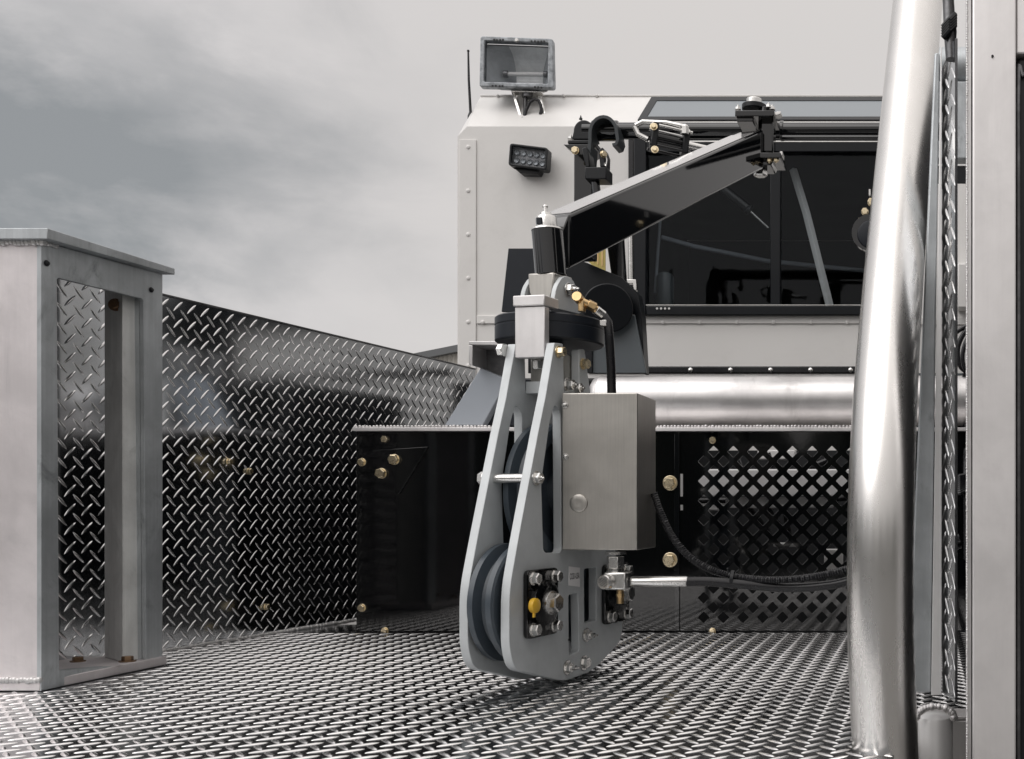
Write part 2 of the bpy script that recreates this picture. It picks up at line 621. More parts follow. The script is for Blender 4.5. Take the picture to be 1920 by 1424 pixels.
M['black_matt'] = mat_paint('black_satin', (0.008, 0.009, 0.011), 0.38, 0.15, dust=0.04, scale=14, dustcol=(0.06, 0.06, 0.07), spec=0.35)
M['navy'] = mat_paint('dark_slate_paint', (0.013, 0.016, 0.022), 0.36, 0.1, dust=0.04, scale=10, dustcol=(0.07, 0.08, 0.09), spec=0.35)
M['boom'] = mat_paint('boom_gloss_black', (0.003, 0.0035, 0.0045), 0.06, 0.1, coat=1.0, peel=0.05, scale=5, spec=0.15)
M['boom_sheen'] = mat_paint('painted_boom_sheen', (0.42, 0.415, 0.415), 0.14, 0.12, coat=1.0, scale=14)  # pale colour stands in for sky mirrored at a grazing angle
M['hook'] = mat_paint('dark_grey_forging', (0.035, 0.041, 0.045), 0.3, 0.1, scale=20)
M['frame'] = mat_paint('dark_window_frame', (0.006, 0.0075, 0.010), 0.33, 0.1, scale=10, spec=0.3)
M['slate'] = mat_paint('slate_grey_paint', (0.34, 0.37, 0.41), 0.4, 0.05, scale=10)
M['greyplate'] = mat_paint('mid_grey_paint', (0.10, 0.115, 0.125), 0.3, 0.06, scale=10)
M['rubber'] = mat_paint('black_rubber', (0.012, 0.012, 0.014), 0.27, 0.15, scale=20)
M['cab'] = mat_paint('warm_white_paint', (0.78, 0.765, 0.745), 0.38, 0.02, coat=0.15, dust=0.22, scale=2.6, dustcol=(0.50, 0.48, 0.455), wave=0.12)
M['white'] = mat_paint('white_paint', (0.75, 0.74, 0.73), 0.4, 0.03)
M['yellow'] = mat_paint('yellow_plastic', (0.72, 0.43, 0.035), 0.4, 0.06)
M['strap'] = mat_paint('yellow_webbing', (0.62, 0.50, 0.16), 0.7, 0.12, scale=60)
M['label'] = mat_paint('white_label', (0.88, 0.87, 0.87), 0.45, 0.02)
M['ink'] = mat_paint('black_ink', (0.01, 0.01, 0.012), 0.6, 0.05)
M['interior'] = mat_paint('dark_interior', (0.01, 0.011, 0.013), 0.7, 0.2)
M['cladding'] = mat_paint('cream_cladding', (0.50, 0.48, 0.44), 0.5, 0.05, scale=0.6)
M['roofing'] = mat_paint('grey_roofing', (0.12, 0.125, 0.13), 0.5, 0.05, scale=0.6)
M['darkmetal'] = mat_metal('dark_raw_steel', (0.16, 0.16, 0.165), 0.4, 0.3, 0.2, streak=(40, 160, 160), streak_amt=0.4, bump=0.01, scale=20)


def mat_glass(name, tint, refl_rough=0.02, base=0.03, top=0.6):
    m = bpy.data.materials.new(name)
    m.use_nodes = True
    nt = m.node_tree
    for n in list(nt.nodes):
        nt.nodes.remove(n)
    q = G(nt)
    tr = q.n('ShaderNodeBsdfTransparent')
    tr.inputs[0].default_value = (*tint, 1)
    gl = q.n('ShaderNodeBsdfGlossy')
    gl.inputs['Roughness'].default_value = refl_rough
    gl.inputs['Color'].default_value = (*[top * c for c in (0.9, 0.95, 1.0)], 1)
    fr = q.n('ShaderNodeFresnel')
    fr.inputs['IOR'].default_value = 1.45
    mx = q.n('ShaderNodeMixShader')
    ge = q.n('ShaderNodeNewGeometry')
    q.l(q.math('MULTIPLY', fr.outputs[0], q.math('SUBTRACT', 1.0, ge.outputs['Backfacing'])), mx.inputs[0])
    q.l(tr.outputs[0], mx.inputs[1])
    q.l(gl.outputs[0], mx.inputs[2])
    out = q.n('ShaderNodeOutputMaterial')
    q.l(mx.outputs[0], out.inputs[0])
    return m


M['glass'] = mat_glass('tinted_glass', (0.82, 0.84, 0.85), top=0.5)
M['clear'] = mat_glass('clear_glass', (0.975, 0.98, 0.985))
M['skyglass'] = mat_paint('painted_sky_reflection', (0.24, 0.265, 0.285), 0.35, 0.05)  # flat grey-blue painted in place of sky mirrored by the skylight pane
M['reflector'] = mat_metal('lamp_reflector', (0.90, 0.91, 0.91), 0.32, 0.08, 0.1, bump=0.01, scale=25, metallic=0.4)
M['cheek'] = mat_metal('lamp_cheek', (0.42, 0.44, 0.46), 0.45, 0.1, 0.1, bump=0.01, scale=25, metallic=0.0)
M['castalu'] = mat_metal('cast_aluminium', (0.30, 0.315, 0.33), 0.55, 0.3, 0.2, bump=0.03, scale=40, stain=(0.12, 0.13, 0.14), stain_amt=0.7, stain_scale=40)


def mat_ground():
    m, q, b = principled('yard_gravel')
    ob = q.n('ShaderNodeTexCoord').outputs['Object']
    na = q.noise(ob, 0.4, 8, 0.65)
    nb = q.noise(ob, 14, 6, 0.7)
    c = q.mix(na, (0.16, 0.155, 0.15), (0.24, 0.235, 0.225))
    c = q.mix(q.math('MULTIPLY', nb, 0.5), c, (0.11, 0.11, 0.108))
    q.l(c, b.inputs['Base Color'])
    b.inputs['Roughness'].default_value = 0.9
    return m


# ================================================================== SETTING
mb = MB()
mb.add([(-900, -900, -1.25), (900, -900, -1.25), (900, 1500, -1.25), (-900, 1500, -1.25)], [(0, 1, 2, 3)])
tag(mb.build('ground', mat_ground()), kind='structure')

# deck: tread plate, with a step out of its right front corner
XN, YN = -0.045, 1.655
mb = MB()
mb.box((-2.3, 0.45, -0.008), (XN, 2.98, 0.0))
mb.box((XN, YN, -0.008), (1.2, 2.98, 0.0))
boxkeep = lambda u, v: ~((u - 2.3 < -1.575) & (v + 1.0 > 1.89) & (v + 1.0 < 2.24))
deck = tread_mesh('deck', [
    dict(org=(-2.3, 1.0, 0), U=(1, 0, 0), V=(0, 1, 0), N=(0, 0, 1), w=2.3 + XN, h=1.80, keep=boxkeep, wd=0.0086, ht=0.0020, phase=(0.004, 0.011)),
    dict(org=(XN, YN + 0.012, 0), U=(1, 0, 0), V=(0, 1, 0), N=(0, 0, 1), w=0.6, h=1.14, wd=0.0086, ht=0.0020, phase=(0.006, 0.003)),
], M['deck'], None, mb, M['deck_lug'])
tag(deck, kind='structure')

# unseen dark treeline added behind and beside the truck to darken reflections
mb = MB()
tv, tf = [], []
NA = 260
for i in range(NA + 1):
    a = rad(72 + (288 - 72) * i / NA)
    rr_ = 21 + 1.5 * math.sin(i * 0.9) + random.uniform(-.8, .8)
    hh_ = 5.2 + 1.1 * math.sin(i * 0.21) + 0.8 * math.sin(i * 0.57 + 1) + random.uniform(-.5, .5)
    for k in range(9):
        f_ = k / 8
        r2 = rr_ + 3.2 * f_ ** 2.2 + random.uniform(-.35, .35)
        tv.append((r2 * math.sin(a), r2 * math.cos(a), -1.25 + hh_ * (1 - (1 - f_) ** 1.2) + (random.uniform(-.3, .3) if k else 0)))
for i in range(NA):
    for k in range(8):
        p = i * 9 + k
        tf.append((p, p + 9, p + 10, p + 1))
mb.add(tv, tf)
tag(mb.build('added_treeline', mat_paint('added_treeline_green', (0.035, 0.042, 0.03), 0.8, 0.4, scale=1.5), ang=10), kind='stuff')

# ================================================================== LEFT ALUMINIUM CABINET
t = thing('cabinet', (-1.85, 2.06, 0), 'open sided aluminium cabinet with overhanging top plate at the left of the deck', 'cabinet')
ZT = 0.803
XA, YA = -1.581, 1.902          # near right corner
XB, YB = -1.593, 2.22           # far right corner
mb = MB(); mb.box((-2.25, YA, 0.019), (XA - 0.004, YA + 0.006, ZT)); mb.build('front_panel', M['alu_weather'], t, 0.001)
mb = MB(); mb.box((-2.25, YA - 0.001, 0.001), (XA - 0.002, YB - 0.002, 0.0185)); mb.build('base_plate', M['alu_weather'], t, 0.0015)
mb = MB(); mb.weld((-2.2, YA - 0.001, 0.020), (XA - 0.004, YA - 0.001, 0.020), 0.0058, 0.006); mb.build('weld_bead', M['alu'], t); mb = MB(); mb.weld((-2.2, YA - 0.001, ZT - 0.002), (XA + 0.004, YA - 0.001, ZT - 0.002), 0.0068, 0.007)
mb.build('weld_bead', M['alu'], t)
mb = MB(); mb.weld((XA + 0.002, YA + 0.004, ZT - 0.001), (XA + 0.002, YA + 0.03, ZT - 0.001), 0.0045)
mb.build('weld_bead', M['alu'], t)
# side frame facing the deck, traced on its own plane
sd = Vector((XB - XA, YB - YA, 0)); SLN = sd.length; sd.normalize()
sn = Vector((sd.y, -sd.x, 0))       # outward (+x)
sp = Vector((XA, YA, 0))


def side_uv(px, py):
    p = onplane(px, py, sp, sn) - sp
    return (p.dot(sd), p.z)


outer = [(0.0, 0.001), (SLN, 0.003), (SLN, 0.812), (0.0, ZT)]
hole = fillet([side_uv(107, 521), side_uv(269, 561), side_uv(274, 1244), side_uv(111, 1259)][::-1], 0.006)
plate([outer, hole], 0.008, lambda u, v, w: sp + sd * u + sn * (w - 0.008) + Vector((0, 0, v)), 'side_frame', M['alu_stained'], t, 0.0008)
# the depth of the bent frame round the opening
hu = [side_uv(107, 521), side_uv(269, 561), side_uv(274, 1244), side_uv(111, 1259)]
mb = MB()
for i in (1, 2):
    a, b = hu[i], hu[(i + 1) % 4]
    A = sp + sd * a[0] + Vector((0, 0, a[1])); B = sp + sd * b[0] + Vector((0, 0, b[1]))
    e = (B - A).normalized(); o_ = e.cross(sn)
    if o_.dot(sp + sd * 0.15 + Vector((0, 0, 0.4)) - A) > 0: o_ = -o_
    mb.prism([A - sn * 0.0085, B - sn * 0.0085, B - sn * 0.0085 + o_ * 0.004, A - sn * 0.0085 + o_ * 0.004], -sn * 0.03)
mb.build('frame_lip', M['alu_stained'], t)
# top plate
za = 0.803
mb = MB()
mb.hexa([(-2.3, 1.885, za), (-1.556, 1.885, za), (-1.580, 2.238, 0.816), (-2.3, 2.245, 0.816)],
        [(-2.3, 1.885, za + 0.019), (-1.556, 1.885, za + 0.019), (-1.580, 2.238, 0.829), (-2.3, 2.245, 0.829)])
mb.build('top_plate', M['alu_stained'], t, 0.0012)
# corner angle inside
c0 = P(229, 900, 2.135); a0 = P(196, 900, 2.20); b0 = P(275, 900, 2.19)
mb = MB()
th = 0.006
pts = []
for q_ in (a0, c0, b0):
    pts.append(Vector((q_.x, q_.y, 0.0195)))
dn = Vector((0, th, 0))
mb.prism([pts[0], pts[1], pts[1] + dn, pts[0] + dn], (0, 0, 0.785))
mb.prism([pts[1] + Vector((0.0005, 0, 0)), pts[2], pts[2] + dn, pts[1] + dn + Vector((0.0005, 0, 0))], (0, 0, 0.785))
mb.build('corner_angle', M['alu_satin'], t, 0.0012)
bolt(t, P(239, 1241, 2.09) * 1 + Vector((0, 0, 0.0)), (0, 0, 1), 0.017, M['rust'], 1.7)
bolt(t, P(146, 1241, 2.06), (0, 0, 1), 0.015, M['rust'], 1.7)
bolt(t, P(217, 572, 2.15), (0.3, -1, 0), 0.017, M['rust'], 1.5)
for px, py in ((87, 494), (283, 544)):
    bolt(t, onplane(px, py, sp + sn * 0.0005, sn), sn, 0.009, M['black_matt'], 1.25, dome=True, name='screw')

# ================================================================== SIDE WALL OF TREAD PLATE
w0, w1 = Vector((-1.782, 1.95, 0)), Vector((-1.578, 3.72, 0))
wd_ = (w1 - w0); WL = wd_.length; wd_.normalize()
wn = Vector((wd_.y, -wd_.x, 0))
t = thing('side_wall', (w0 + w1) / 2, 'shiny tread plate side wall running from the cabinet towards the cab', 'wall')
mb = MB()
mb.prism([w0, w1, w1 - wn * 0.005, w0 - wn * 0.005], (0, 0, 0.806))
tread_mesh('panel', [dict(org=w0, U=wd_, V=(0, 0, 1), N=wn, w=WL, h=0.806, phase=(0.0, 0.012))], M['tread'], t, mb)
mb = MB()
mb.prism([w0 + wn * 0.001 - Vector((0, 0, 0)), w1 + wn * 0.001, w1 - wn * 0.012, w0 - wn * 0.012], (0, 0, 0.0))
mb = MB()
pa, pb = w0 - wn * 0.0145 + Vector((0, 0, 0.8065)), w1 - wn * 0.0145 + Vector((0, 0, 0.8065))
mb.prism([pa + wn * 0.0165, pb + wn * 0.0165, pb - wn * 0.02, pa - wn * 0.02], (0, 0, 0.005))
mb.build('top_trim', M['darkmetal'], t, 0.001)
mb = MB()
mb.weld(w0 + wn * 0.003 + Vector((0, 0, 0.003)), w0.lerp(w1, 0.75) + wn * 0.003 + Vector((0, 0, 0.003)), 0.0055, 0.006)
mb.build('weld_bead', M['alu'], t)
for px, py in ((466, 884), (498, 1138), (428, 866)):
    bolt(t, onplane(px, py, w0 + wn * 0.001, wn), wn, 0.013, M['gold'], 1.3)

# ================================================================== HEADBOARD
YH = 2.81
XL, XR, ZH = (668 - VX) / F * YH, 0.30, H + (VY - 810) / F * YH
t = thing('headboard', ((XL + XR) / 2, YH, 0), 'glossy black steel headboard with a field of diamond cut holes', 'headboard')
ux = lambda px: (px - VX) / F * YH
uz = lambda py: H - (py - VY) / F * YH
hl = []
r_ = 11.2 / F * YH
for j in range(-2, 8):
    for i in range(0, 14):
        for ox, oy in ((0, 0), (18.5, 18.3)):
            cx, cy = 1319 + 37 * i + ox, 902 + 36.6 * j + oy
            if cy < 845 or cy > 1163 or cx > 1760: continue
            x, z = ux(cx), uz(cy)
            hl.append(fillet([(x - r_, z), (x, z - r_), (x + r_, z), (x, z + r_)], 0.0025, 2))
sl = [(ux(1275), uz(931)), (ux(1280), uz(931)), (ux(1280), uz(889)), (ux(1275), uz(889))]
sl2 = [(ux(1275), uz(957)), (ux(1280), uz(957)), (ux(1280), uz(947)), (ux(1275), uz(947))]
XS = ux(1272)
plate([[(XS, 0.002), (XR, 0.002), (XR, ZH), (XS, ZH)]] + hl + [sl, sl2], 0.005, lambda u, v, w: (u, YH + 0.002 + w, v), 'perforated_panel', M['black_panel'], t, 0.0007)
mb = MB(); mb.box((XL, YH, 0.002), (XS - 0.001, YH + 0.008, ZH)); mb.build('solid_panel', M['black_panel'], t, 0.001)
mb = MB(); mb.box((XS - 0.010, YH - 0.003, 0.002), (XS + 0.003, YH - 0.0005, ZH - 0.004)); mb.build('seam_strip', M['black'], t, 0.0006)
mb = MB(); mb.box((XL - 0.004, YH - 0.012, ZH + 0.001), (XR, YH + 0.16, ZH + 0.0105)); mb.build('top_trim', M['alu_pale'], t, 0.0012)
mb = MB()
for a, b in ((670, 945), (1228, 1640)):
    MB().weld((ux(a), YH - 0.006, ZH + 0.013), (ux(b), YH - 0.006, ZH + 0.013), 0.0042, 0.009).build('weld_bead', M['alu_pale'], t)
mb = MB(); mb.fpoly([(698, 845), (802, 838), (748, 926), (704, 920)], YH - 0.006, 0.0055); mb.build('gusset', M['black_panel'], t, 0.001)
for px, py, af, m_, ws in ((722, 824, .016, 'gold', 0), (679, 867, .016, 'gold', 1.35), (740, 862, .023, 'gold', 1.2), (716, 888, .023, 'gold', 1.2),
                           (679, 1140, .016, 'gold', 1.3), (722, 1183, .014, 'gold', 1.4), (1336, 826, .014, 'gold', 1.3), (1336, 1184, .013, 'gold', 1.4),
                           (1257, 906, .026, 'gold', 1.5), (1257, 1050, .026, 'gold', 1.5)):
    bolt(t, P(px, py, YH - (0.0065 if px in (740, 716) else 0.0005)), (0, -1, 0), af, M[m_], ws)

# satin tube lying along the top of the headboard
t = thing('crossbar', (-0.35, 2.93, 0.54), 'fat satin aluminium tube lying along the top edge of the black headboard', 'tube')
yt = 2.925
zc = H + (VY - 752) / F * yt
mb = MB(); mb.cyl((P(1128, 752, yt).x, yt, zc), (0.32, yt, zc), 0.0685, 64); mb.build('tube', M['tube'], t, 0.0015)
mb = MB(); mb.lathe([(0.0675, 0), (0.062, -0.014), (0.05, -0.022), (0.02, -0.026)], (P(1128, 752, yt).x, yt, zc), (1, 0, 0), 48); mb.build('end_cap', M['tube'], t)

# slate brace and open channel to the left of the sheave head
t = thing('brace', (-1.25, 2.95, 0.54), 'slate grey sloping brace bracket under an open steel channel on the headboard', 'brace')
yb = 2.93
mb = MB(); mb.fpoly([(901, 690), (952, 712), (905, 797.5), (834, 797.5)], yb, 0.05); mb.build('sloping_plate', M['slate'], t, 0.002)
mb = MB(); mb.fpoly([(905, 797.5), (952, 712), (992, 712), (992, 797.5)], yb + 0.03, 0.02); mb.build('web_plate', M['navy'], t, 0.001)
mb = MB()
mb.fpoly([(879, 640), (962, 640), (962, 647), (879, 647)], yb - 0.06, 0.16)
mb.fpoly([(879, 647.5), (886, 647.5), (886, 686), (879, 684)], yb - 0.06, 0.16)
mb.build('channel', M['alu'], t, 0.0015)
mb = MB(); mb.fpoly([(886, 648), (962, 648), (962, 714), (886, 684)], yb + 0.03, 0.006); mb.build('channel_back', M['darkmetal'], t)

# ================================================================== CAB
YC = 4.0
t = thing('truck_cab', (-0.9, 4.6, -0.3), 'warm white truck cab with dark rear windows and sloped roof edge', 'cab')
cL = -1.764
cR = P(1716, 0, YC).x
B_ = P(858, 256, YC); B_.x = cL
C_ = P(876, 237.5, YC)
D_ = Vector((cR, YC, C_.z))
YR = 4.2
Cr = P(928, 182, YR); Cr.x = cL + 0.002
Dr = Vector((cR, YR, Cr.z))
zb = -0.35
# rear wall with window opening: built of butted pieces
wx0, wx1, wz0, wz1 = P(1194, 0, YC).x, P(1660, 0, YC).x, P(0, 584, YC).z, P(0, 258, YC).z
mb = MB()
mb.prism([(cL, YC, 0.80), (wx0, YC, 0.80), (wx0, YC, C_.z), tuple(C_), tuple(B_)], (0, 0.02, 0))
mb.prism([(wx0, YC, zb), (wx1, YC, zb), (wx1, YC, wz0), (wx0, YC, wz0)], (0, 0.02, 0))
mb.prism([(wx0, YC, wz1), (wx1, YC, wz1), (wx1, YC, C_.z), (wx0, YC, C_.z)], (0, 0.02, 0))
mb.prism([(wx1, YC, zb), (cR, YC, zb), (cR, YC, C_.z), (wx1, YC, C_.z)], (0, 0.02, 0))
mb.build('rear_wall', M['cab'], t)
# sloped roof edge, flat roof, sides
mb = MB()
mb.add([C_, D_, Dr, Cr, B_, (cL, YR, Cr.z), (cL, 6.2, Cr.z), (cR, 6.2, Cr.z), (cL, YC, zb), (cL, 6.2, zb), (cR, YC, zb), (cR, 6.2, zb)],
       [(0, 1, 2, 3), (4, 0, 3), (3, 2, 7, 6), (8, 4, 3, 6, 9), (10, 11, 7, 2, 1), (9, 6, 7, 11)])
mb.build('roof', M['cab'], t, ang=20)
mb = MB()
mb.prism([Cr + Vector((0, -0.004, 0)), Dr + Vector((0, -0.004, 0)), Dr + Vector((0, -0.004, 0.008)), Cr + Vector((0, -0.004, 0.008))], (0, 0.03, 0))
mb.build('roof_rail', M['cab'], t, 0.002)
# trim strips and rivets
mb = MB()
mb.fbox(861, 262, 892.5, 720, YC - 0.005, 0.0045)
mb.build('corner_trim', M['cab'], t, 0.0015)
mb = MB()
mb.fbox(893.5, 592, 1714, 607, YC - 0.0065, 0.006)
mb.build('belt_trim', M['cab'], t, 0.0015)
mb = MB()
for py in range(276, 700, 82):
    mb.lathe([(0.008, 0), (0.0075, 0.002), (0.004, 0.004)], P(878, py, YC - 0.005), (0, -1, 0), 14)
for px in list(range(905, 1200, 69)) + [1243, 1312, 1381, 1450, 1520, 1588, 1657]:
    mb.lathe([(0.008, 0), (0.0075, 0.002), (0.004, 0.004)], P(px, 604.5, YC - 0.0065), (0, -1, 0), 14)
for px in range(960, 1200, 60):
    mb.ball(Cr.lerp(Dr, (px - 928) / 790) + Vector((0, -0.008, 0.002)), 0.006)
mb.each('rivet', M['cab'], t)
mb = MB(); mb.fbox(1100, 687, 1714, 700, YC - 0.02, 0.018); mb.build('rubber_strip', M['rubber'], t, 0.004)
mb = MB()
for px in (1295, 1370, 1445, 1520, 1595):
    mb.lathe([(0.009, 0), (0.0085, 0.004), (0.004, 0.007)], P(px, 694.5, YC - 0.02), (0, -1, 0), 16)
mb.each('rivet', M['zinc'], t)
mb = MB(); mb.fbox(1100, 701, 1714, 800, YC - 0.012, 0.0115); mb.build('lower_panel', M['cab'], t, 0.002)
mb = MB(); mb.box((cL, YC + 0.001, zb), (wx0, YC + 0.02, 0.7985)); mb.build('unseen_dark_skirt', M['interior'], t)  # unseen lower cab wall made dark so the tread plate mirrors less white
# main window
fr = MB()
fr.fbox(1188, 256, 1211, 591, YC - 0.03, 0.034)
fr.fbox(1211.4, 574, 1668, 591, YC - 0.03, 0.034)
fr.fbox(1211.4, 256, 1668, 285, YC - 0.03, 0.034)
win = fr.build('window', M['frame'], t, 0.003)
mb = MB(); mb.fbox(1444, 285.4, 1463, 573.6, YC - 0.024, 0.03); mb.build('mullion', M['frame'], win, 0.003)
mb = MB(); mb.fbox(1211, 264, 1668, 266.5, YC - 0.032, 0.0018); mb.fbox(1211, 571.5, 1668, 573, YC - 0.028, 0.003); mb.each('bright_strip', M['zinc'], win)
mb = MB(); mb.fbox(1178, 258, 1187, 545, YC - 0.012, 0.0115); mb.build('edge_seal', M['rubber'], win, 0.001)
mb = MB(); mb.box((wx0, YC - 0.006, wz0), (wx1, YC - 0.001, wz1)); mb.build('pane', M['glass'], win)
mb = MB()
for k in range(4):
    mb.lathe([(0.0045, 0), (0.004, 0.002)], P(1232 + 7.5 * k, 579, YC - 0.03), (0, -1, 0), 10)
mb.each('screw', M['white'], win)
# interior seen through the tinted glass
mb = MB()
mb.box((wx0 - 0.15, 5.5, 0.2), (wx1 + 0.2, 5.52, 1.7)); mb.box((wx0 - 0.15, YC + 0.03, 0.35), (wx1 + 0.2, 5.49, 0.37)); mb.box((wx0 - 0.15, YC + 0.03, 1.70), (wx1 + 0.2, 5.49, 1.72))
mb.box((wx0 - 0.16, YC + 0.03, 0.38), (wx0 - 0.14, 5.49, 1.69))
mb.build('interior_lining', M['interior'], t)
mb = MB(); mb.tube([P(1487, 318, YC + 0.1), P(1512, 400, YC + 0.08), P(1556, 575, YC + 0.06)], 0.016, 4); mb.build('inside_bar', M['white'], t, 0.002)
mb = MB()
mb.tube([P(1240, 445, YC + 0.2), P(1300, 462, YC + 0.25), P(1440, 490, YC + 0.4), P(1620, 508, YC + 0.6)], 0.009, 8)
mb.tube([P(1240, 380, YC + 0.2), P(1236, 440, YC + 0.2), P(1228, 550, YC + 0.2)], 0.006, 8)
mb.each('inside_rail', M['slate'], t)
mb = MB(); mb.lathe([(0.03, 0), (0.034, 0.02), (0.034, 0.11), (0.026, 0.125), (0.012, 0.13)], P(1247, 574, YC + 0.15), (0, 0, 1), 20); mb.build('inside_lamp', M['greyplate'], t)
# skylight in the sloped edge
sn2 = (D_ - C_).cross(Cr - C_).normalized()
if sn2.y > 0: sn2 = -sn2
e1 = Vector((1, 0, 0)); e2 = (Vector((0, YR, Cr.z)) - Vector((0, YC, C_.z))).normalized()


def slope_uv(px, py):
    p = onplane(px, py, C_, sn2) - C_
    return (p.dot(e1), p.dot(e2))


so = [slope_uv(*p) for p in ((1196, 228), (1668, 228), (1668, 185), (1222, 185))]
si = [slope_uv(*p) for p in ((1214, 222), (1655, 222), (1655, 192), (1232, 192))]
sk = plate([so, si], 0.006, lambda u, v, w: C_ + e1 * u + e2 * v + sn2 * (w + 0.001), 'skylight', M['frame'], t, 0.001)
mb = MB(); mb.prism([C_ + e1 * u + e2 * v + sn2 * 0.0005 for u, v in si], sn2 * 0.004); mb.build('pane', M['skyglass'], sk)

# lower cab body at the right, behind the rails
t = thing('cab_side_body', (0.2, 3.9, 0.3), 'white side panel with a small box in the gap beside the tread plate post', 'body panel')
y3 = 3.6
mb = MB(); mb.fbox(1700, 345, 1900, 760, y3, 0.02); mb.build('panel', M['cab'], t)
mb = MB(); mb.fbox(1700, 312, 1900, 344.5, y3, 0.03); mb.build('window_edge', M['frame'], t, 0.002)
mb = MB(); mb.fbox(1700, 308, 1900, 311.6, y3 - 0.004, 0.03); mb.build('bright_strip', M['white'], t, 0.001)
mb = MB(); mb.fbox(1700, 596, 1900, 609, y3 - 0.006, 0.0055); mb.build('belt_trim', M['cab'], t, 0.001)
bx = MB().fbox(1796, 494, 1850, 577, y3 - 0.07, 0.069).build('switch_box', M['cab'], t, 0.004)
mb = MB(); mb.fbox(1788, 498, 1795.6, 572, y3 - 0.004, 0.0035); mb.build('mounting_tab', M['cab'], bx)
for py in (518, 563):
    bolt(bx, P(1791.5, py, y3 - 0.0045), (0, -1, 0), 0.008, M['ink'], 1.1, dome=True, name='screw')
# exhaust drum over it
t = thing('exhaust_drum', (0.12, 3.7, 1.6), 'grey metal exhaust drum above the white side panel, behind the tread plate post', 'exhaust drum')
c = P(1800, 128, 3.7)
mb = MB(); mb.lathe([(0.05, -0.1), (0.068, -0.09), (0.068, 0.3), (0.05, 0.31)], (c.x - 0.1, c.y, c.z), (1, 0, 0), 40); mb.build('drum', M['alu_stained'], t)
mb = MB(); mb.box((c.x - 0.16, c.y - 0.06, P(0, 308, 3.7).z), (c.x + 0.2, c.y + 0.05, c.z - 0.069)); mb.build('support', M['alu_stained'], t, 0.004)

# dark chassis behind the headboard, and what shows through the holes
t = thing('chassis', (-0.3, 3.5, -0.5), 'dark chassis with a pale cross member seen through the diamond holes', 'chassis')
mb = MB(); mb.box((-1.5, 3.62, -1.0), (0.6, 3.9, 0.52)); mb.build('bulkhead', M['interior'], t)
mb = MB(); mb.box((-1.5, 3.0, -0.35), (0.6, 3.61, -0.30)); mb.build('floor_pan', M['interior'], t)
mb = MB(); mb.fbox(1290, 880, 1720, 931, 3.22, 0.05); mb.fbox(1360, 932, 1560, 953, 3.24, 0.05); mb.fbox(1290, 944, 1360, 958, 3.24, 0.04); mb.each('cross_member', M['label'], t, bevel=0.004)
mb = MB(); mb.fbox(1420, 844, 1490, 862, 3.40, 0.05); mb.fbox(1545, 1030, 1580, 1070, 3.4, 0.03); mb.fbox(1268, 885, 1284, 960, 3.4, 0.03); mb.fbox(1450, 1018, 1500, 1026, 3.38, 0.02); mb.each('pale_bracket', M['white'], t, bevel=0.004)
mb = MB()
mb.tube([P(1380, 860, 3.3), P(1395, 900, 3.3), P(1400, 950, 3.3), P(1440, 1000, 3.3)], 0.012, 10)
mb.tube([P(1440, 850, 3.32), P(1460, 905, 3.32), P(1440, 950, 3.32), P(1470, 1000, 3.32)], 0.008, 10)
mb.tube([P(1560, 860, 3.32), P(1510, 880, 3.3), P(1470, 940, 3.3), P(1480, 1010, 3.3)], 0.009, 10)
mb.tube([P(1300, 940, 3.32), P(1400, 938, 3.32), P(1500, 946, 3.3), P(1650, 925, 3.3)], 0.009, 10)
mb.each('hose', M['rubber'], t)

# ================================================================== LIGHTS ON THE CAB
yf = 4.08
t = thing('floodlight', P(985, 230, yf), 'weathered cast metal floodlight standing on a bracket on the cab roof', 'floodlight')
fo = [(905, 73), (1037, 73), (1039, 166), (903, 168)]
fi = [(913, 82), (1028, 82), (1027, 158), (912, 158)]
conv = lambda lst: [(P(x, y, yf).x, P(x, y, yf).z) for x, y in lst]
bz = plate([fillet(conv(fo)[::-1], 0.012), fillet(conv(fi)[::-1], 0.004)], 0.03, lambda u, v, w: (u, yf - 0.012 + w, v), 'bezel', M['castalu'], t, 0.004)
mb = MB()
for (x, y) in ((926, 77), (931, 77.5), (937, 77), (942, 76.5), (994, 77), (1000, 77), (1006, 77.5), (1012, 77), (1017, 76.5),
               (923, 163), (929, 163), (936, 163.5), (941, 163), (1000, 163), (1006, 163), (1012, 163.5)):
    mb.fbox(x, y - 1.8, x + 3.2, y + 1.8, yf - 0.0135, 0.002)
mb.each('cast_lettering', M['ink'], bz)
bolt(bz, P(969, 77, yf - 0.012), (0, -1, 0), 0.012, M['zinc'], 1.3)
# housing and reflector trough
a, b = P(910, 84, yf), P(1030, 158, yf)
mb = MB()
n = 14
L_, R_ = [], []
for k in range(n + 1):
    s = k / n
    z = b.z + (a.z - b.z) * s
    dpt = 0.105 * math.sqrt(max(0.0, 1 - (2 * s - 0.72) ** 2 / 1.64)) if k else 0.05
    L_.append(Vector((a.x + 0.085, yf + 0.019 + dpt, z))); R_.append(Vector((b.x - 0.06 * dpt / 0.105, yf + 0.019 + dpt, z)))
for k in range(n):
    mb.add([L_[k], R_[k], R_[k + 1], L_[k + 1]], [(0, 1, 2, 3)])
mb.build('reflector', M['reflector'], t, ang=60)
mb = MB()
vs = [Vector((a.x, yf + 0.019, q_.z)) for q_ in L_]
for k in range(n):
    mb.add([vs[k], L_[k], L_[k + 1], vs[k + 1]], [(0, 1, 2, 3)])
vs = [Vector((b.x, yf + 0.019, q_.z)) for q_ in R_]
for k in range(n):
    mb.add([R_[k], vs[k], vs[k + 1], R_[k + 1]], [(0, 1, 2, 3)])
mb.build('reflector_cheek', M['cheek'], t, ang=60)
mb = MB()
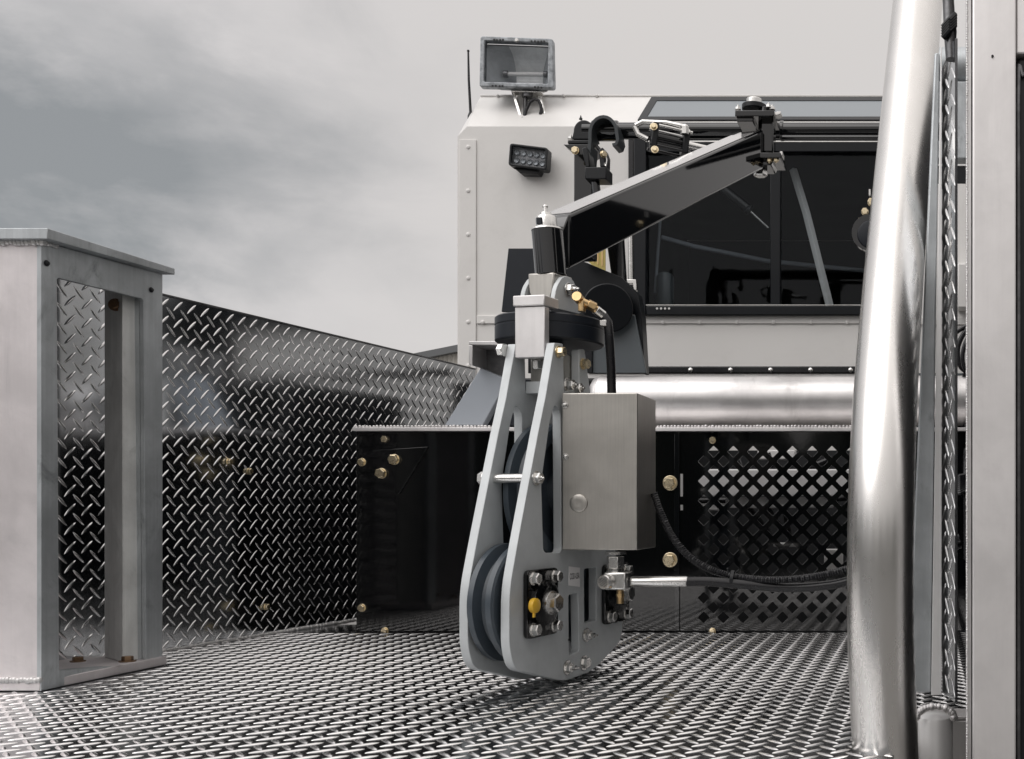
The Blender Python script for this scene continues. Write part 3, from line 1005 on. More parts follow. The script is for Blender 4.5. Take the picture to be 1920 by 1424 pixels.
mb.hexa([(a.x - 0.004, yf + 0.019, b.z - 0.004), (b.x + 0.004, yf + 0.019, b.z - 0.004), (b.x + 0.004, yf + 0.019, a.z + 0.004), (a.x - 0.004, yf + 0.019, a.z + 0.004)],
        [(a.x + 0.02, yf + 0.15, b.z + 0.03), (b.x - 0.075, yf + 0.15, b.z + 0.03), (b.x - 0.075, yf + 0.15, a.z - 0.03), (a.x + 0.02, yf + 0.15, a.z - 0.03)])
mb.f = [f for i, f in enumerate(mb.f) if i != 0]
mb.build('housing', M['castalu'], t)
mb = MB(); mb.cyl(P(955, 141, yf + 0.07), P(1024, 139, yf + 0.07), 0.008, 16); mb.build('lamp_tube', M['white'], t)
mb = MB(); mb.cyl(P(949, 141, yf + 0.07), P(957, 141, yf + 0.07), 0.013, 16); mb.cyl(P(1022, 139, yf + 0.07), P(1028, 139, yf + 0.07), 0.012, 16); mb.each('lamp_holder', M['darkmetal'], t)
mb = MB(); mb.box((a.x, yf + 0.004, b.z), (b.x, yf + 0.008, a.z)); mb.build('glass', M['clear'], t)
mb = MB()
for p0, p1 in (((962, 168), (978, 227)), ((1008, 168), (1023, 227))):
    q0, q1 = P(*p0, yf + 0.03), P(*p1, yf - 0.01)
    mb.prism([q0 + Vector((-.006, 0, 0)), q0 + Vector((.006, 0, 0)), q1 + Vector((.006, 0, 0)), q1 + Vector((-.006, 0, 0))], (0, 0.04, 0))
q0, q1 = P(974, 226, yf - 0.012), P(1027, 230, yf - 0.012)
mb.box((q0.x, yf - 0.012, q1.z), (q1.x, yf + 0.034, q0.z))
q0, q1 = P(958, 168, yf), P(1013, 171, yf)
mb.box((q0.x, yf + 0.01, q1.z), (q1.x, yf + 0.05, q0.z))
mb.build('bracket', M['zinc'], t, 0.002)
mb = MB(); mb.cyl(P(990, 171, yf + 0.03), P(990, 184, yf + 0.03), 0.02, 18); mb.build('swivel', M['darkmetal'], t, 0.002)
mb = MB(); mb.tube([P(986, 184, yf + .02), P(985, 205, yf), P(983, 226, yf)], 0.008, 10)
pts = [P(x, y, yf - 0.005) for x, y in ((983, 224), (986, 208), (993, 192), (1001, 186), (1009, 188), (1013, 196), (1014, 206), (1012, 214))]
mb.tube(pts, 0.006, 10); mb.each('cable', M['rubber'], t)
for px, py in ((980, 224), (1018, 223)):
    bolt(t, P(px, py, yf - 0.012), (0, -1, 0), 0.012, M['black_matt'], 1.2)
t.rotation_euler = (0, 0, rad(5))

yw = 3.93
t = thing('work_light', P(988, 322, yw), 'small black work light with a grid of lenses on the cab rear wall', 'work light')
rl = Vector((math.cos(rad(7)), 0, -math.sin(rad(7)))); up_ = Vector((math.sin(rad(4)), 0, math.cos(rad(4))))
cw = P(990, 294, yw)
W2, H2 = 0.071, 0.0415
rim = fillet([(-W2, -H2), (W2, -H2), (W2, H2), (-W2, H2)], 0.012)
inn = fillet([(-W2 + .009, -H2 + .009), (W2 - .009, -H2 + .009), (W2 - .009, H2 - .009), (-W2 + .009, H2 - .009)], 0.006)
plate([rim, inn], 0.045, lambda u, v, w: cw + rl * u + up_ * v + Vector((0, w, 0)), 'housing', M['black_matt'], t, 0.003)
mb = MB(); mb.obox(cw + Vector((0, 0.03, 0)), (rl, Vector((0, 1, 0)), up_), (W2 * 1.8, 0.02, H2 * 1.75)); mb.build('reflector', M['darkmetal'], t)
mb = MB()
for i in range(5):
    for j in range(2):
        c = cw + rl * (-0.048 + 0.024 * i) + up_ * (-0.0145 + 0.029 * j) + Vector((0, 0.019, 0))
        mb.lathe([(0.0115, 0), (0.009, -0.004), (0.004, -0.001)], c, (0, 1, 0), 14)
mb.each('lens', M['castalu'], t)
mb = MB(); mb.obox(cw + Vector((0, 0.008, 0)), (rl, Vector((0, 1, 0)), up_), (W2 * 1.76, 0.003, H2 * 1.72)); mb.build('glass', M['clear'], t)
mb = MB(); mb.hexa([P(962, 314, yw + .02), P(1012, 318, yw + .02), P(1008, 326, yw + .02), P(975, 325, yw + .02)], [p + Vector((0, 0.045, 0)) for p in (P(962, 314, yw + .02), P(1012, 318, yw + .02), P(1008, 326, yw + .02), P(975, 325, yw + .02))])
mb.build('bracket', M['black_matt'], t, 0.002)

t = thing('antenna', P(883, 222, 4.12), 'thin black whip antenna on the left corner of the cab roof', 'antenna')
mb = MB(); mb.tube([P(878, 96, 4.12), P(879, 150, 4.12), P(883, 224, 4.12)], [0.0035, 0.0045, 0.0055], 10); mb.ball(P(878, 96, 4.12), 0.0052); mb.build('whip', M['rubber'], t)
mb = MB(); mb.lathe([(0.012, 0), (0.012, 0.02), (0.007, 0.035)], P(883, 228, 4.12), (0, 0, 1), 16); mb.build('base', M['black_matt'], t)

# ================================================================== WAREHOUSE
yq = 60.0
t = thing('warehouse', P(900, 960, yq), 'cream ribbed metal warehouse with grey eave beyond the tread plate wall', 'building')
wl, wr = P(789, 0, yq).x, P(789, 0, yq).x + 26
zt0, zt1 = P(0, 676, yq).z, P(0, 676, yq).z + 26 * 0.2
mb = MB()
N_ = 104
pv = []
for k in range(N_ + 1):
    x = wl + (wr - wl) * k / N_
    for dx, dy in ((0, 0), (0.07, -0.06), (0.14, -0.06), (0.21, 0)):
        if k < N_: pv.append((x + dx, yq + dy))
for k in range(len(pv) - 1):
    (xa, ya), (xb, yb_) = pv[k], pv[k + 1]
    za_, zb_ = zt0 + (xa - wl) * .2, zt0 + (xb - wl) * .2
    mb.add([(xa, ya, -1.25), (xb, yb_, -1.25), (xb, yb_, zb_), (xa, ya, za_)], [(0, 1, 2, 3)])
mb.build('wall', M['cladding'], t, ang=20)
mb = MB(); mb.box((wl, yq + 0.05, -1.25), (wl + 0.1, yq + 30, zt0 - .05)); mb.build('end_wall', M['cladding'], t)
mb = MB(); mb.prism([(wl - 0.35, yq - 0.5, zt0 - 0.1), (wr, yq - 0.5, zt1), (wr, yq - 0.5, zt1 + 0.36), (wl - 0.35, yq - 0.5, zt0 + 0.28)], (0, 31, 0)); mb.build('roof', M['roofing'], t)
mb = MB(); mb.box((wl + 0.05, yq - 0.16, -1.25), (wl + 0.2, yq - 0.07, zt0 - 0.12)); mb.build('downpipe', M['roofing'], t)

# ================================================================== WINCH GUARD AND BOOM SUPPORT
t = thing('boom_stand', P(1080, 690, 3.1), 'black boom stand with two tapered side plates behind the sheave head', 'stand')
ys = 3.12
mb = MB(); mb.fpoly([(953, 466), (1003, 466), (1003, 585), (940, 585)], ys, 0.01); mb.build('side_plate', M['navy'], t, 0.0015)
mb = MB(); mb.fpoly([(1112, 591), (1190, 591), (1212, 700), (1090, 700)], ys + 0.02, 0.01); mb.build('cover_plate', M['greyplate'], t, 0.0015)
mb = MB(); mb.fpoly([(1060, 480), (1098, 492), (1165, 520), (1196, 552), (1203, 592), (1209, 700), (1204, 700), (1190, 590), (1060, 590)], ys + 0.031, 0.05); mb.build('rear_plate', M['frame'], t, 0.0015)
mb = MB()
for x0, x1 in ((1133, 1168),):
    mb.fpoly([(1135, 440), (1165, 430), (1172, 545), (1150, 545)], ys + 0.09, 0.03)
mb.build('rear_post', M['black'], t, 0.002)
mb = MB(); mb.cyl(P(1140, 578, ys - 0.03), P(1140, 578, ys + 0.02), 0.07, 48); mb.build('drum', M['frame'], t, 0.003)
mb = MB(); mb.fbox(990, 560, 1110, 700, ys + 0.012, 0.008); mb.build('web_plate', M['black_matt'], t, 0.001)

mb = MB(); mb.box((-1.27, 3.22, 0.0), (-0.90, 3.75, 0.72)); mb.build('added_dark_block', M['black_matt'], t, 0.02)  # hidden block added so the side wall mirrors something dark

t = thing('webbing_strap', P(1115, 512, 3.3), 'yellow webbing strap hanging behind the black boom', 'strap')
mb = MB(); mb.prism([P(1100, 488, 3.3), P(1103, 440, 3.3), P(1135, 440, 3.3), P(1135, 510, 3.3), P(1118, 505, 3.3)], (0, 0.004, 0)); 
mb.build('webbing', M['strap'], t)
mb = MB()
for k in range(4):
    mb.fbox(1104 + 8 * k, 440, 1106 + 8 * k, 490 + 3 * k, 3.2985, 0.0014)
mb.each('stripe', M['brass'], t)

# cross shaft with pillow block on a post
yz = 3.05
t = thing('cross_shaft', P(1090, 480, yz), 'black cross shaft on a pillow block and post before the cab window', 'shaft')
zs = P(0, 246, yz).z
mb = MB(); mb.cyl((P(1095, 0, yz).x, yz, zs), (0.05, yz, zs), 0.0235, 32); mb.build('shaft', M['boom'], t)
mb = MB(); mb.cyl((P(1112, 0, yz).x, yz, zs), (P(1160, 0, yz).x, yz, zs), 0.029, 32); mb.build('collar', M['black'], t, 0.003)
mb = MB(); mb.cyl((P(1470, 0, yz).x, yz - 0.03, P(0, 266, yz).z), (0.05, yz - 0.03, P(0, 266, yz).z), 0.008, 12); mb.build('brake_line', M['black'], t)
mb = MB(); mb.cyl((P(1463, 0, yz).x, yz, zs), (P(1470, 0, yz).x, yz, zs), 0.028, 24); mb.build('end_collar', M['black'], t, 0.002)
mb = MB(); mb.fpoly([(1076, 285), (1100, 285), (1110, 330), (1110, 484), (1076, 484)], yz + 0.01, 0.05); mb.build('post', M['black'], t, 0.002)
# pillow block
mb = MB()
pr = [(1075 + 0, 262)]
arc = [(1094 - 19 * math.cos(a), 246 - 21 * math.sin(a)) for a in np.linspace(0, math.pi, 15)]
mb.fpoly([(1072, 262)] + arc + [(1116, 262)], yz - 0.02, 0.045)
mb.fbox(1064, 262.5, 1113, 270, yz - 0.035, 0.07)
pb_ = mb.build('pillow_block', M['black_matt'], t, 0.003)
mb = MB(); mb.fpoly([(1056, 271), (1116, 271), (1116, 276), (1096, 290), (1082, 290)], yz - 0.04, 0.08); mb.build('block_bracket', M['black'], t, 0.0015)
bolt(pb_, P(1070, 262, yz - 0.02), (0, 0, 1), 0.012, M['zinc'], 1.4, stud=0.006)
bolt(pb_, P(1089, 225, yz), (0, 0, 1), 0.009, M['black_matt'], 0, stud=0.008)
bolt(t, P(1079, 283, yz - 0.042), (0, -1, 0), 0.017, M['gold'], 1.3)

t = thing('hook_lever', P(1120, 440, 2.98), 'black curved hook lever with a forked link beneath the cross shaft', 'lever')
yk = 2.985
ctr = (1130, 252)
arcp = [(1102, 318), (1104, 290), (1106, 262)]
for a in np.linspace(math.pi, 0.0, 13):
    arcp.append((1131 + 25 * math.cos(a), 250 + -31 * math.sin(a)))
arcp += [(1158, 262), (1155, 270), (1148, 272)]
mb = MB()
vs, fs = [], []
for i, (x, y) in enumerate(arcp):
    p = P(x, y, yk)
    pa_ = Vector((arcp[max(i - 1, 0)][0] - arcp[min(i + 1, len(arcp) - 1)][0], 0, -(arcp[max(i - 1, 0)][1] - arcp[min(i + 1, len(arcp) - 1)][1])))
    nrm = Vector((-pa_.z, 0, pa_.x)).normalized()
    hw = 0.0048
    wv = Vector((-0.012, 0.0, 0)) 
    vs += [p + nrm * hw, p - nrm * hw, p - nrm * hw + Vector((0, 0.06, 0)), p + nrm * hw + Vector((0, 0.06, 0))]
for i in range(len(arcp) - 1):
    b0_ = 4 * i
    for k in range(4):
        k2 = (k + 1) % 4
        fs.append((b0_ + k, b0_ + k2, b0_ + 4 + k2, b0_ + 4 + k))
m_ = len(arcp) - 1
fs += [(3, 2, 1, 0), tuple(4 * m_ + k for k in range(4))]
mb.add(vs, fs)
mb.build('hook', M['hook'], t, 0.001)
mb = MB()
mb.fpoly([(1090, 278), (1099, 275), (1104, 290), (1106, 314), (1098, 314)], yk - 0.02, 0.05)
mb.fpoly([(1122, 280), (1130, 276), (1135, 290), (1134, 314), (1125, 314)], yk - 0.02, 0.05)
mb.each('fork', M['black_matt'], t, bevel=0.003)
mb = MB(); mb.fbox(1096, 313, 1137, 336, yk - 0.025, 0.06); mb.build('fork_block', M['black_matt'], t, 0.003)
mb = MB(); mb.tube([P(1116, 336, yk), P(1120, 370, yk), P(1125, 440, yk)], 0.011, 16); mb.build('rod', M['black'], t)
bolt(t, P(1131, 290, yk - 0.021), (0.8, -1, 0), 0.015, M['gold'], 1.3)
mb = MB(); mb.tube([P(1133, 283, yk - .02), P(1138, 300, yk - .02), P(1136, 312, yk - .02), P(1133, 306, yk - .02)], 0.0018, 8); mb.build('split_pin', M['zinc'], t)

# hydraulic tie rod cylinder
t = thing('hydraulic_cylinder', P(1250, 290, 2.92), 'black tie rod hydraulic cylinder slanting over the cross shaft', 'cylinder')
yh = 2.90
h0, h1 = P(1226, 258, yh), P(1284, 271, yh + 0.03)
ax = (h1 - h0).normalized()
sv = Vector((0, 1, 0)); sv = (sv - ax * sv.dot(ax)).normalized(); uv_ = ax.cross(sv)
mb = MB(); mb.cyl(h0, h1, 0.021, 28); mb.build('barrel', M['black'], t)
mb = MB()
for c_ in (h0, h1):
    mb.obox(c_, (ax, sv, uv_), (0.016, 0.066, 0.066))
mb.build('end_block', M['black_matt'], t, 0.003)
for a in (-1, 1):
    for b in (-1, 1):
        MB().cyl(h0 + sv * .027 * a + uv_ * .027 * b - ax * .012, h1 + sv * .027 * a + uv_ * .027 * b + ax * .014, 0.0042, 12).build('tie_rod', M['zinc'] if b > 0 else M['black'], t)
mb = MB(); mb.cyl(h1, h1 + ax * 0.10, 0.010, 18); mb.build('piston_rod', M['zinc'], t)
mb = MB(); mb.tube([P(1192, 236, yh), P(1205, 229, yh), P(1250, 231, yh), P(1284, 238, yh), P(1292, 250, yh)], 0.007, 12)
mb.tube([P(1190, 238, yh), P(1196, 252, yh), P(1215, 262, yh)], 0.007, 12); mb.build('oil_line', M['zinc'], t)
mb = MB(); mb.lathe([(0.011, 0), (0.011, 0.02), (0.006, 0.026)], P(1284, 252, yh - .01), (0, 0, 1), 6); mb.build('fitting', M['zinc'], t)
for px, py in ((1228, 281), (1226, 238)):
    bolt(t, P(px, py, yh - 0.035), (0.1, -1, 0.1), 0.012, M['gold'], 1.7)

# ================================================================== BOOM
t = thing('boom', P(1430, 330, 2.87), 'glossy black box section boom sloping up to a pivot before the window', 'boom')
n0 = P(1070, 404, 2.08); f0 = P(1432, 243, 2.86)
bd = (f0 - n0)
hd = Vector((bd.x, bd.y, 0)).normalized()
bl = Vector((-hd.y, hd.x, 0))           # to the left/back
WB, HB = 0.076, 0.106
z_ = Vector((0, 0, HB))
nb_, fb_ = n0 - hd * 0.005, f0
mb = MB()
mb.hexa([nb_ - z_, nb_ - z_ + bl * WB, nb_ + bl * WB, nb_], [fb_ - z_, fb_ - z_ + bl * WB, fb_ + bl * WB, fb_])
mb.build('beam', M['boom'], t, 0.006, seg=4)
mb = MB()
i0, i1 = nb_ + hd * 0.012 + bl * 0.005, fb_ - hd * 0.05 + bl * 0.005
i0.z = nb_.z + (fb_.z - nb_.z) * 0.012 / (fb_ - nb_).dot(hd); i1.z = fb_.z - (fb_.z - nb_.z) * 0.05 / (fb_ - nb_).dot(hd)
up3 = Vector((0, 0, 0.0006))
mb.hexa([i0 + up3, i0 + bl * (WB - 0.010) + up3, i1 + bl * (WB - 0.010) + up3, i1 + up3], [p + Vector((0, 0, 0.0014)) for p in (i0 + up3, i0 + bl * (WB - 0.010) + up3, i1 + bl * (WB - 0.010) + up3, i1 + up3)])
mb.build('top_sheen_strip', M['boom_sheen'], t, label='pale strip painted as sky sheen along the top of the boom')
# pivot at the far end
yv = 2.90
pv_x = P(1437, 0, yv).x
cv = lambda py: Vector((pv_x, yv, P(0, py, yv).z))
mb = MB(); mb.cyl(cv(300), cv(205), 0.022, 32); mb.build('pivot_pin', M['black'], t, 0.001)
mb = MB()
mb.fbox(1378, 207, 1452, 218, yv - 0.06, 0.11)
mb.fbox(1381, 218.5, 1412, 228, yv - 0.05, 0.09)
mb.fbox(1388, 286, 1464, 296, yv - 0.06, 0.11)
mb.fpoly([(1412, 297), (1452, 297), (1446, 310), (1416, 310)], yv - 0.04, 0.08)
mb.each('pivot_plate', M['black'], t, bevel=0.002)
mb = MB(); mb.fbox(1426, 218.6, 1450, 285.6, yv - 0.03, 0.05); mb.build('pivot_web', M['black'], t, 0.004)
c_ = P(1414, 207, yv)
mb = MB(); mb.cyl(c_, c_ + Vector((0, 0, 0.014)), 0.033, 32); mb.build('pivot_washer', M['black_matt'], t, 0.002)
mb = MB(); mb.cyl(c_ + Vector((0, 0, 0.0142)), c_ + Vector((0, 0, 0.031)), 0.021, 32); mb.build('pivot_cap', M['zinc'], t, 0.003)
c_ = P(1426, 310, yv)
mb = MB(); mb.cyl(c_, c_ - Vector((0, 0, 0.012)), 0.027, 28); mb.build('lower_washer', M['black_matt'], t, 0.002)
mb = MB(); mb.lathe([(0.019, 0), (0.019, -0.016), (0.016, -0.019)], c_ - Vector((0, 0, 0.0125)), (0, 0, 1), 6); mb.build('pivot_nut', M['zinc'], t, 0.001)
for px, py in ((1384, 207), (1448, 207), (1441, 203), (1392, 222)):
    bolt(t, P(px, py, yv - 0.03), (0, 0, 1), 0.013, M['zinc'], 1.3, stud=0.006)
for px, py in ((1394, 297), (1442, 298), (1455, 297)):
    bolt(t, P(px, py, yv - 0.045), (0, 0, -1), 0.014, M['gold'], 1.3, stud=0.004)
mb = MB(); mb.fpoly([(1452, 210), (1464, 209), (1464, 214), (1452, 217)], yv - .03, 0.03); mb.fbox(1462, 284, 1467, 292, yv - .04, 0.04); mb.each('stop_lug', M['zinc'], t, bevel=0.001)
# sleeve at the near end
ysl = 2.045
s0, s1 = P(1033, 518, ysl), P(1026, 433, ysl)
mb = MB(); mb.cyl(s0, s1, 0.0285, 48); mb.build('sleeve', M['black'], t, 0.0015)
mb = MB(); mb.prism([P(1052, 440, 2.05), P(1066, 405, 2.075), P(1066, 505, 2.075), P(1052, 505, 2.05)], bl * 0.05); mb.build('sleeve_web', M['black'], t, 0.002)
sa = (s1 - s0).normalized()
mb = MB(); mb.lathe([(0.029, 0), (0.028, 0.003), (0.0195, 0.004), (0.0195, 0.022), (0.017, 0.027), (0.011, 0.028), (0.010, 0.034), (0.0045, 0.035), (0.004, 0.044), (0.0055, 0.046), (0.0025, 0.050)], s1, sa, 36); mb.build('top_nut', M['zinc'], t)
mb = MB(); mb.obox(s1 + sa * 0.014 + Vector((-0.007, -0.0185, 0)), ((1, -0.3, 0), (0.3, 1, 0), sa), (0.013, 0.004, 0.014)); mb.build('set_screw', M['navy'], t, 0.003)

# ================================================================== SHEAVE HEAD
SCN = Vector((-0.658, 2.015, 0))
sdir = Vector((0.20, 0.98, 0)).normalized()
snv = Vector((-sdir.y, sdir.x, 0))           # thickness direction, to the left and back
TH, PITCH = 0.0165, 0.078


def S(u, z, n):
    return SCN + sdir * u + snv * n + Vector((0, 0, z))


def SU(px, py, n=0.0):
    p = onplane(px, py, SCN + snv * n, snv) - SCN
    return (p.dot(sdir), p.z)


t = thing('sheave_head', SCN, 'grey twin plate sheave head hanging from the boom just above the deck', 'sheave head')
raw = [(1040, 643), (1023, 745), (1009, 813), (993, 898), (974, 1000), (955, 1108), (955, 1215), (965, 1256), (1058, 1278),
       (1112, 1258), (1167, 1200), (1170, 1120), (1148, 1000), (1107, 735), (1096, 655), (1086, 655), (1086, 728), (1058, 735), (1056, 645)]
rr = [.002, .0, .0, .0, .0, .03, .04, .03, .02, .03, .03, .03, .0, .0, .004, .004, .006, .006, .004]
ol = fillet([SU(*p) for p in raw], rr)
slotA = fillet([SU(*p) for p in ((1040, 757), (1051, 772), (1053, 1037), (1019, 1037), (1015, 905), (1031, 790))], 0.012)
slotB = fillet([SU(*p) for p in ((1066, 1116), (1084, 1112), (1086, 1222), (1067, 1230))], 0.006)
slotC = fillet([SU(*p) for p in ((1095, 1067), (1118, 1064), (1118, 1164), (1096, 1170))], 0.006)
plate([ol, slotA, slotB, slotC], TH, lambda u, v, w: S(u, v, w), 'side_plate', M['plate'], t, 0.0012)
plate([ol, slotA, slotC], TH, lambda u, v, w: S(u, v, PITCH + w), 'side_plate', M['plate'], t, 0.0012)


def wheel(u, z, R, hub=0.03):
    c = S(u, z, TH + (PITCH - TH) / 2)
    hw = 0.0250
    prof = [(hub, -hw), (hub + .012, -hw), (hub + .016, -hw * .45), (R - .036, -hw * .45), (R - .028, -hw * .95), (R - .004, -hw), (R, -hw + .003), (R, -hw + .013),
            (R - .005, -hw + .0145), (R - .017, -.006), (R - .019, 0), (R - .017, .006), (R - .005, hw - .0145), (R, hw - .013), (R, hw - .003), (R - .004, hw), (R - .028, hw * .95), (R - .036, hw * .45), (hub + .016, hw * .45), (hub + .012, hw), (hub, hw)]
    return MB().lathe(prof, c, snv, 72).build('sheave', M['sheave'], t, ang=30)


uL, zL = SU(1010, 1130); uR, zR = SU(1150, 1112)
wheel(uL, zL, 0.104)
wheel(uR, zR, 0.104)
uT, zT = SU(1083, 925)
wheel(uT, zT, 0.132)
mb = MB()
for u, z in ((uL, zL), (uR, zR), (uT, zT)):
    mb.cyl(S(u, z, 0.004), S(u, z, PITCH + 0.012), 0.022, 24)
mb.each('axle', M['zinc'], t)

# flange bearings on the near plate
def bearing(u, z, n=0.0, sgn=-1):
    hw, hh = 0.049, 0.0595
    pl = plate([fillet([(u - hw, z - hh), (u + hw, z - hh), (u + hw, z + hh), (u - hw, z + hh)], 0.012)], 0.009, lambda a, b, w: S(a, b, n + sgn * (0.0005 + w)), 'bearing', M['black_panel'], t, 0.002)
    MB().lathe([(0.041, 0), (0.040, 0.008), (0.034, 0.011), (0.027, 0.013), (0.022, 0.0135)], S(u, z, n + sgn * 0.0095), snv * sgn, 40).build('bearing_hub', M['black_panel'], pl)
    MB().lathe([(0.021, 0), (0.021, 0.004), (0.0205, 0.0045)], S(u, z, n + sgn * 0.023), snv * sgn, 30).build('hub_washer', M['zinc'], pl)
    bolt(pl, S(u, z, n + sgn * 0.0275), snv * sgn, 0.029, M['zinc'], 0, head=0.45)
    for du in (-0.034, 0.034):
        for dz in (-0.044, 0.044):
            bolt(pl, S(u + du, z + dz, n + sgn * 0.0095), snv * sgn, 0.018, M['zinc'], 1.35, head=0.6)
    return pl


b1 = bearing(uL, zL)
b2 = bearing(uR, zR)
b3 = bearing(uL, zL, PITCH + TH, 1)
# yellow grease cap
for (u, z, n, sg, par) in ((uL - 0.046, zL - 0.001, -0.0165, -1, b1), (uL - 0.042, zL - 0.003, PITCH + TH + 0.010, 1, b3)):
    c = S(u, z, n)
    mb = MB(); mb.lathe([(0.0125, 0), (0.0132, 0.003), (0.0125, 0.008), (0.010, 0.0095)], c, snv * sg, 28)
    mb.obox(c + Vector((0, 0, -0.0155)) - sdir * 0.005 + snv * sg * 0.006, (sdir, snv, Vector((0, 0, 1))), (0.004, 0.003, 0.008))
    mb.build('grease_cap', M['yellow'], par, label='round yellow plastic cap on the bearing')
# spacer bolt
u, z = SU(1004, 897)
mb = MB(); mb.cyl(S(u, z, TH + 0.0005), S(u, z, PITCH - 0.0005), 0.0085, 24); mb.build('spacer_rod', M['zinc'], t)
bolt(t, S(u, z, -0.0005), -snv, 0.0175, M['zinc'], 1.5, stud=0.005)
bolt(t, S(u, z, PITCH + TH + .0005), snv, 0.021, M['zinc'], 1.3)
for px, py, af, st in ((1062, 1252, .017, .014), (1094, 1243, .018, 0), (1098, 1191, .017, .014)):
    u, z = SU(px, py)
    bolt(t, S(u, z, -0.0005), -snv, af, M['zinc'], 1.6, stud=st)
for px, py in ((1046, 660), (1092, 683)):
    u, z = SU(px, py)
    bolt(t, S(u, z, -0.0005), -snv, 0.016, M['gold'], 1.4, head=.7)
u, z = SU(1066, 1200); bolt(t, S(u, z, -0.0003), -snv, 0.004, M['ink'], 0, name='rivet')
for px, py in ((1066, 722), (1080, 728)):
    u, z = SU(px, py); bolt(t, S(u, z, 0.004), -snv, 0.017, M['zinc'], 1.5, head=.8, stud=.006)
# load block and inside spacer
u0, zc0 = SU(1042, 660)
ub = u0 - 0.008
mb = MB()
nA, nB = TH + 0.001, PITCH - 0.001
def blk(u0, u1, z0, z1, n0, n1): 
    return [S(u0, z0, n0), S(u1, z0, n0), S(u1, z0, n1), S(u0, z0, n1)], [S(u0, z1, n0), S(u1, z1, n0), S(u1, z1, n1), S(u0, z1, n1)]
zz = lambda py, px=995: SU(px, py, 0.05)[1]
mb.hexa(*blk(ub, ub + 0.016, zz(672), zz(577), nA, nB)); mb.build('load_plate', M['alu_pale'], t, 0.0015)
mb = MB(); mb.hexa(*blk(ub - 0.004, ub + 0.045, zz(576), zz(556), nA - 0.002, nB + 0.002)); mb.build('load_cap', M['alu_pale'], t, 0.002)
bolt(t, S(ub + 0.03, zz(673), 0.05), (0, 0, -1), 0.016, M['zinc'], 1.3, head=.9)
mb = MB(); mb.hexa(*blk(ub + 0.035, ub + 0.045, zz(735), zz(712), nA, nB)); mb.build('spacer_block', M['plate'], t, 0.001)
mb = MB(); mb.hexa(*blk(ub + 0.05, ub + 0.10, zz(712), zz(655), nA, nB)); mb.build('swivel_housing', M['stainless'], t, 0.002)
bolt(t, S(ub - 0.003, zz(657), PITCH + TH), snv, 0.020, M['zinc'], 1.2)
# clevis and saddle under the sleeve
yc_ = 2.045
cl = P(1032, 556, yc_)
hv = Vector((0.92, -0.39, 0))
mb = MB()
prof = []
pl_ = [(-0.027, 0.040), (0.027, 0.040), (0.0265, 0.020)] + [(0.026 * math.cos(a), 0.012 + 0.030 * math.sin(a)) for a in np.linspace(0, -math.pi, 11)] + [(-0.0265, 0.020)]
fv = Vector((0.39, 0.92, 0))
mb.prism([cl + Vector((-snv.x, -snv.y, 0)) * x + Vector((0, 0, z)) - fv * 0.026 for x, z in pl_], fv * 0.052)
mb.build('saddle', M['stainless'], t, 0.003)
for sg in (-1, 1):
    ear = fillet([(-0.04, -0.030), (0.04, -0.030), (0.03, 0.012), (0.012, 0.036), (-0.012, 0.036), (-0.03, 0.012)], 0.012)
    plate([ear], 0.009, lambda a, b, w, sg=sg: cl + fv * a - snv * sg * (0.0275 + w) + Vector((0, 0, b)), 'clevis_ear', M['plate'], t, 0.001)
bolt(t, cl - snv * 0.037 + Vector((0, 0, 0.012)), -snv, 0.018, M['zinc'], 1.4, stud=0.012)
bolt(t, cl + snv * 0.037 + Vector((0, 0, 0.012)), snv, 0.018, M['zinc'], 1.2)
# slip ring disc
ds = P(1032, 622, 2.05)
mb = MB()
zt_, zb__ = 0.022, -0.026
mb.lathe([(0.02, zt_ + .002), (0.096, zt_), (0.0995, zt_ - 0.003), (0.0995, 0.006), (0.0985, 0.005), (0.0985, 0.003), (0.0995, 0.002), (0.0995, zb__ + 0.003), (0.096, zb__), (0.02, zb__)], ds, (0, 0, 1), 72)
mb.build('slip_ring', M['navy'], t)
mb = MB(); mb.cyl(ds - Vector((0, 0, 0.026)), ds - Vector((0, 0, 0.11)), 0.024, 28); mb.build('swivel_shaft', M['black_matt'], t)
mb = MB()
p0 = P(1128, 603, 2.03); mb.fbox(1124, 600, 1137, 611, 2.02, 0.012)
p1 = P(937, 611, 2.03); mb.fbox(932, 607, 938, 617, 2.02, 0.01); 
mb.each('ring_clip', M['zinc'], t, bevel=0.001)
# brass fittings to the cable
e0, e1_, e2_ = P(1085, 562, 2.0), P(1105, 572, 2.01), P(1131, 592, 2.03)
mb = MB(); mb.tube([e0 + Vector((0, -0.012, 0.004)), e0 + Vector((0, 0.012, 0))], 0.0095, 20); mb.tube([e0, e1_], 0.0068, 16); mb.lathe([(0.010, 0), (0.010, 0.016)], e1_ - (e1_ - e0).normalized() * 0.004, e1_ - e0, 6); mb.tube([e1_, e1_.lerp(e2_, .5)], 0.008, 16)
mb.cyl(e0.lerp(e1_, .3) , e0.lerp(e1_, .3) - Vector((0, 0, .02)), 0.007, 14)
mb.build('brass_elbow', M['brass'], t, 0.001)
mb = MB(); mb.tube([e1_.lerp(e2_, .45), e2_], 0.0092, 20); mb.build('cable_nut', M['zinc'], t, 0.001)
mb = MB(); mb.tube([e2_, P(1140, 604, 2.03), P(1143, 640, 2.03), P(1146, 690, 2.04), P(1147, 738, 2.05)], 0.0085, 16); mb.build('signal_cable', M['rubber'], t)

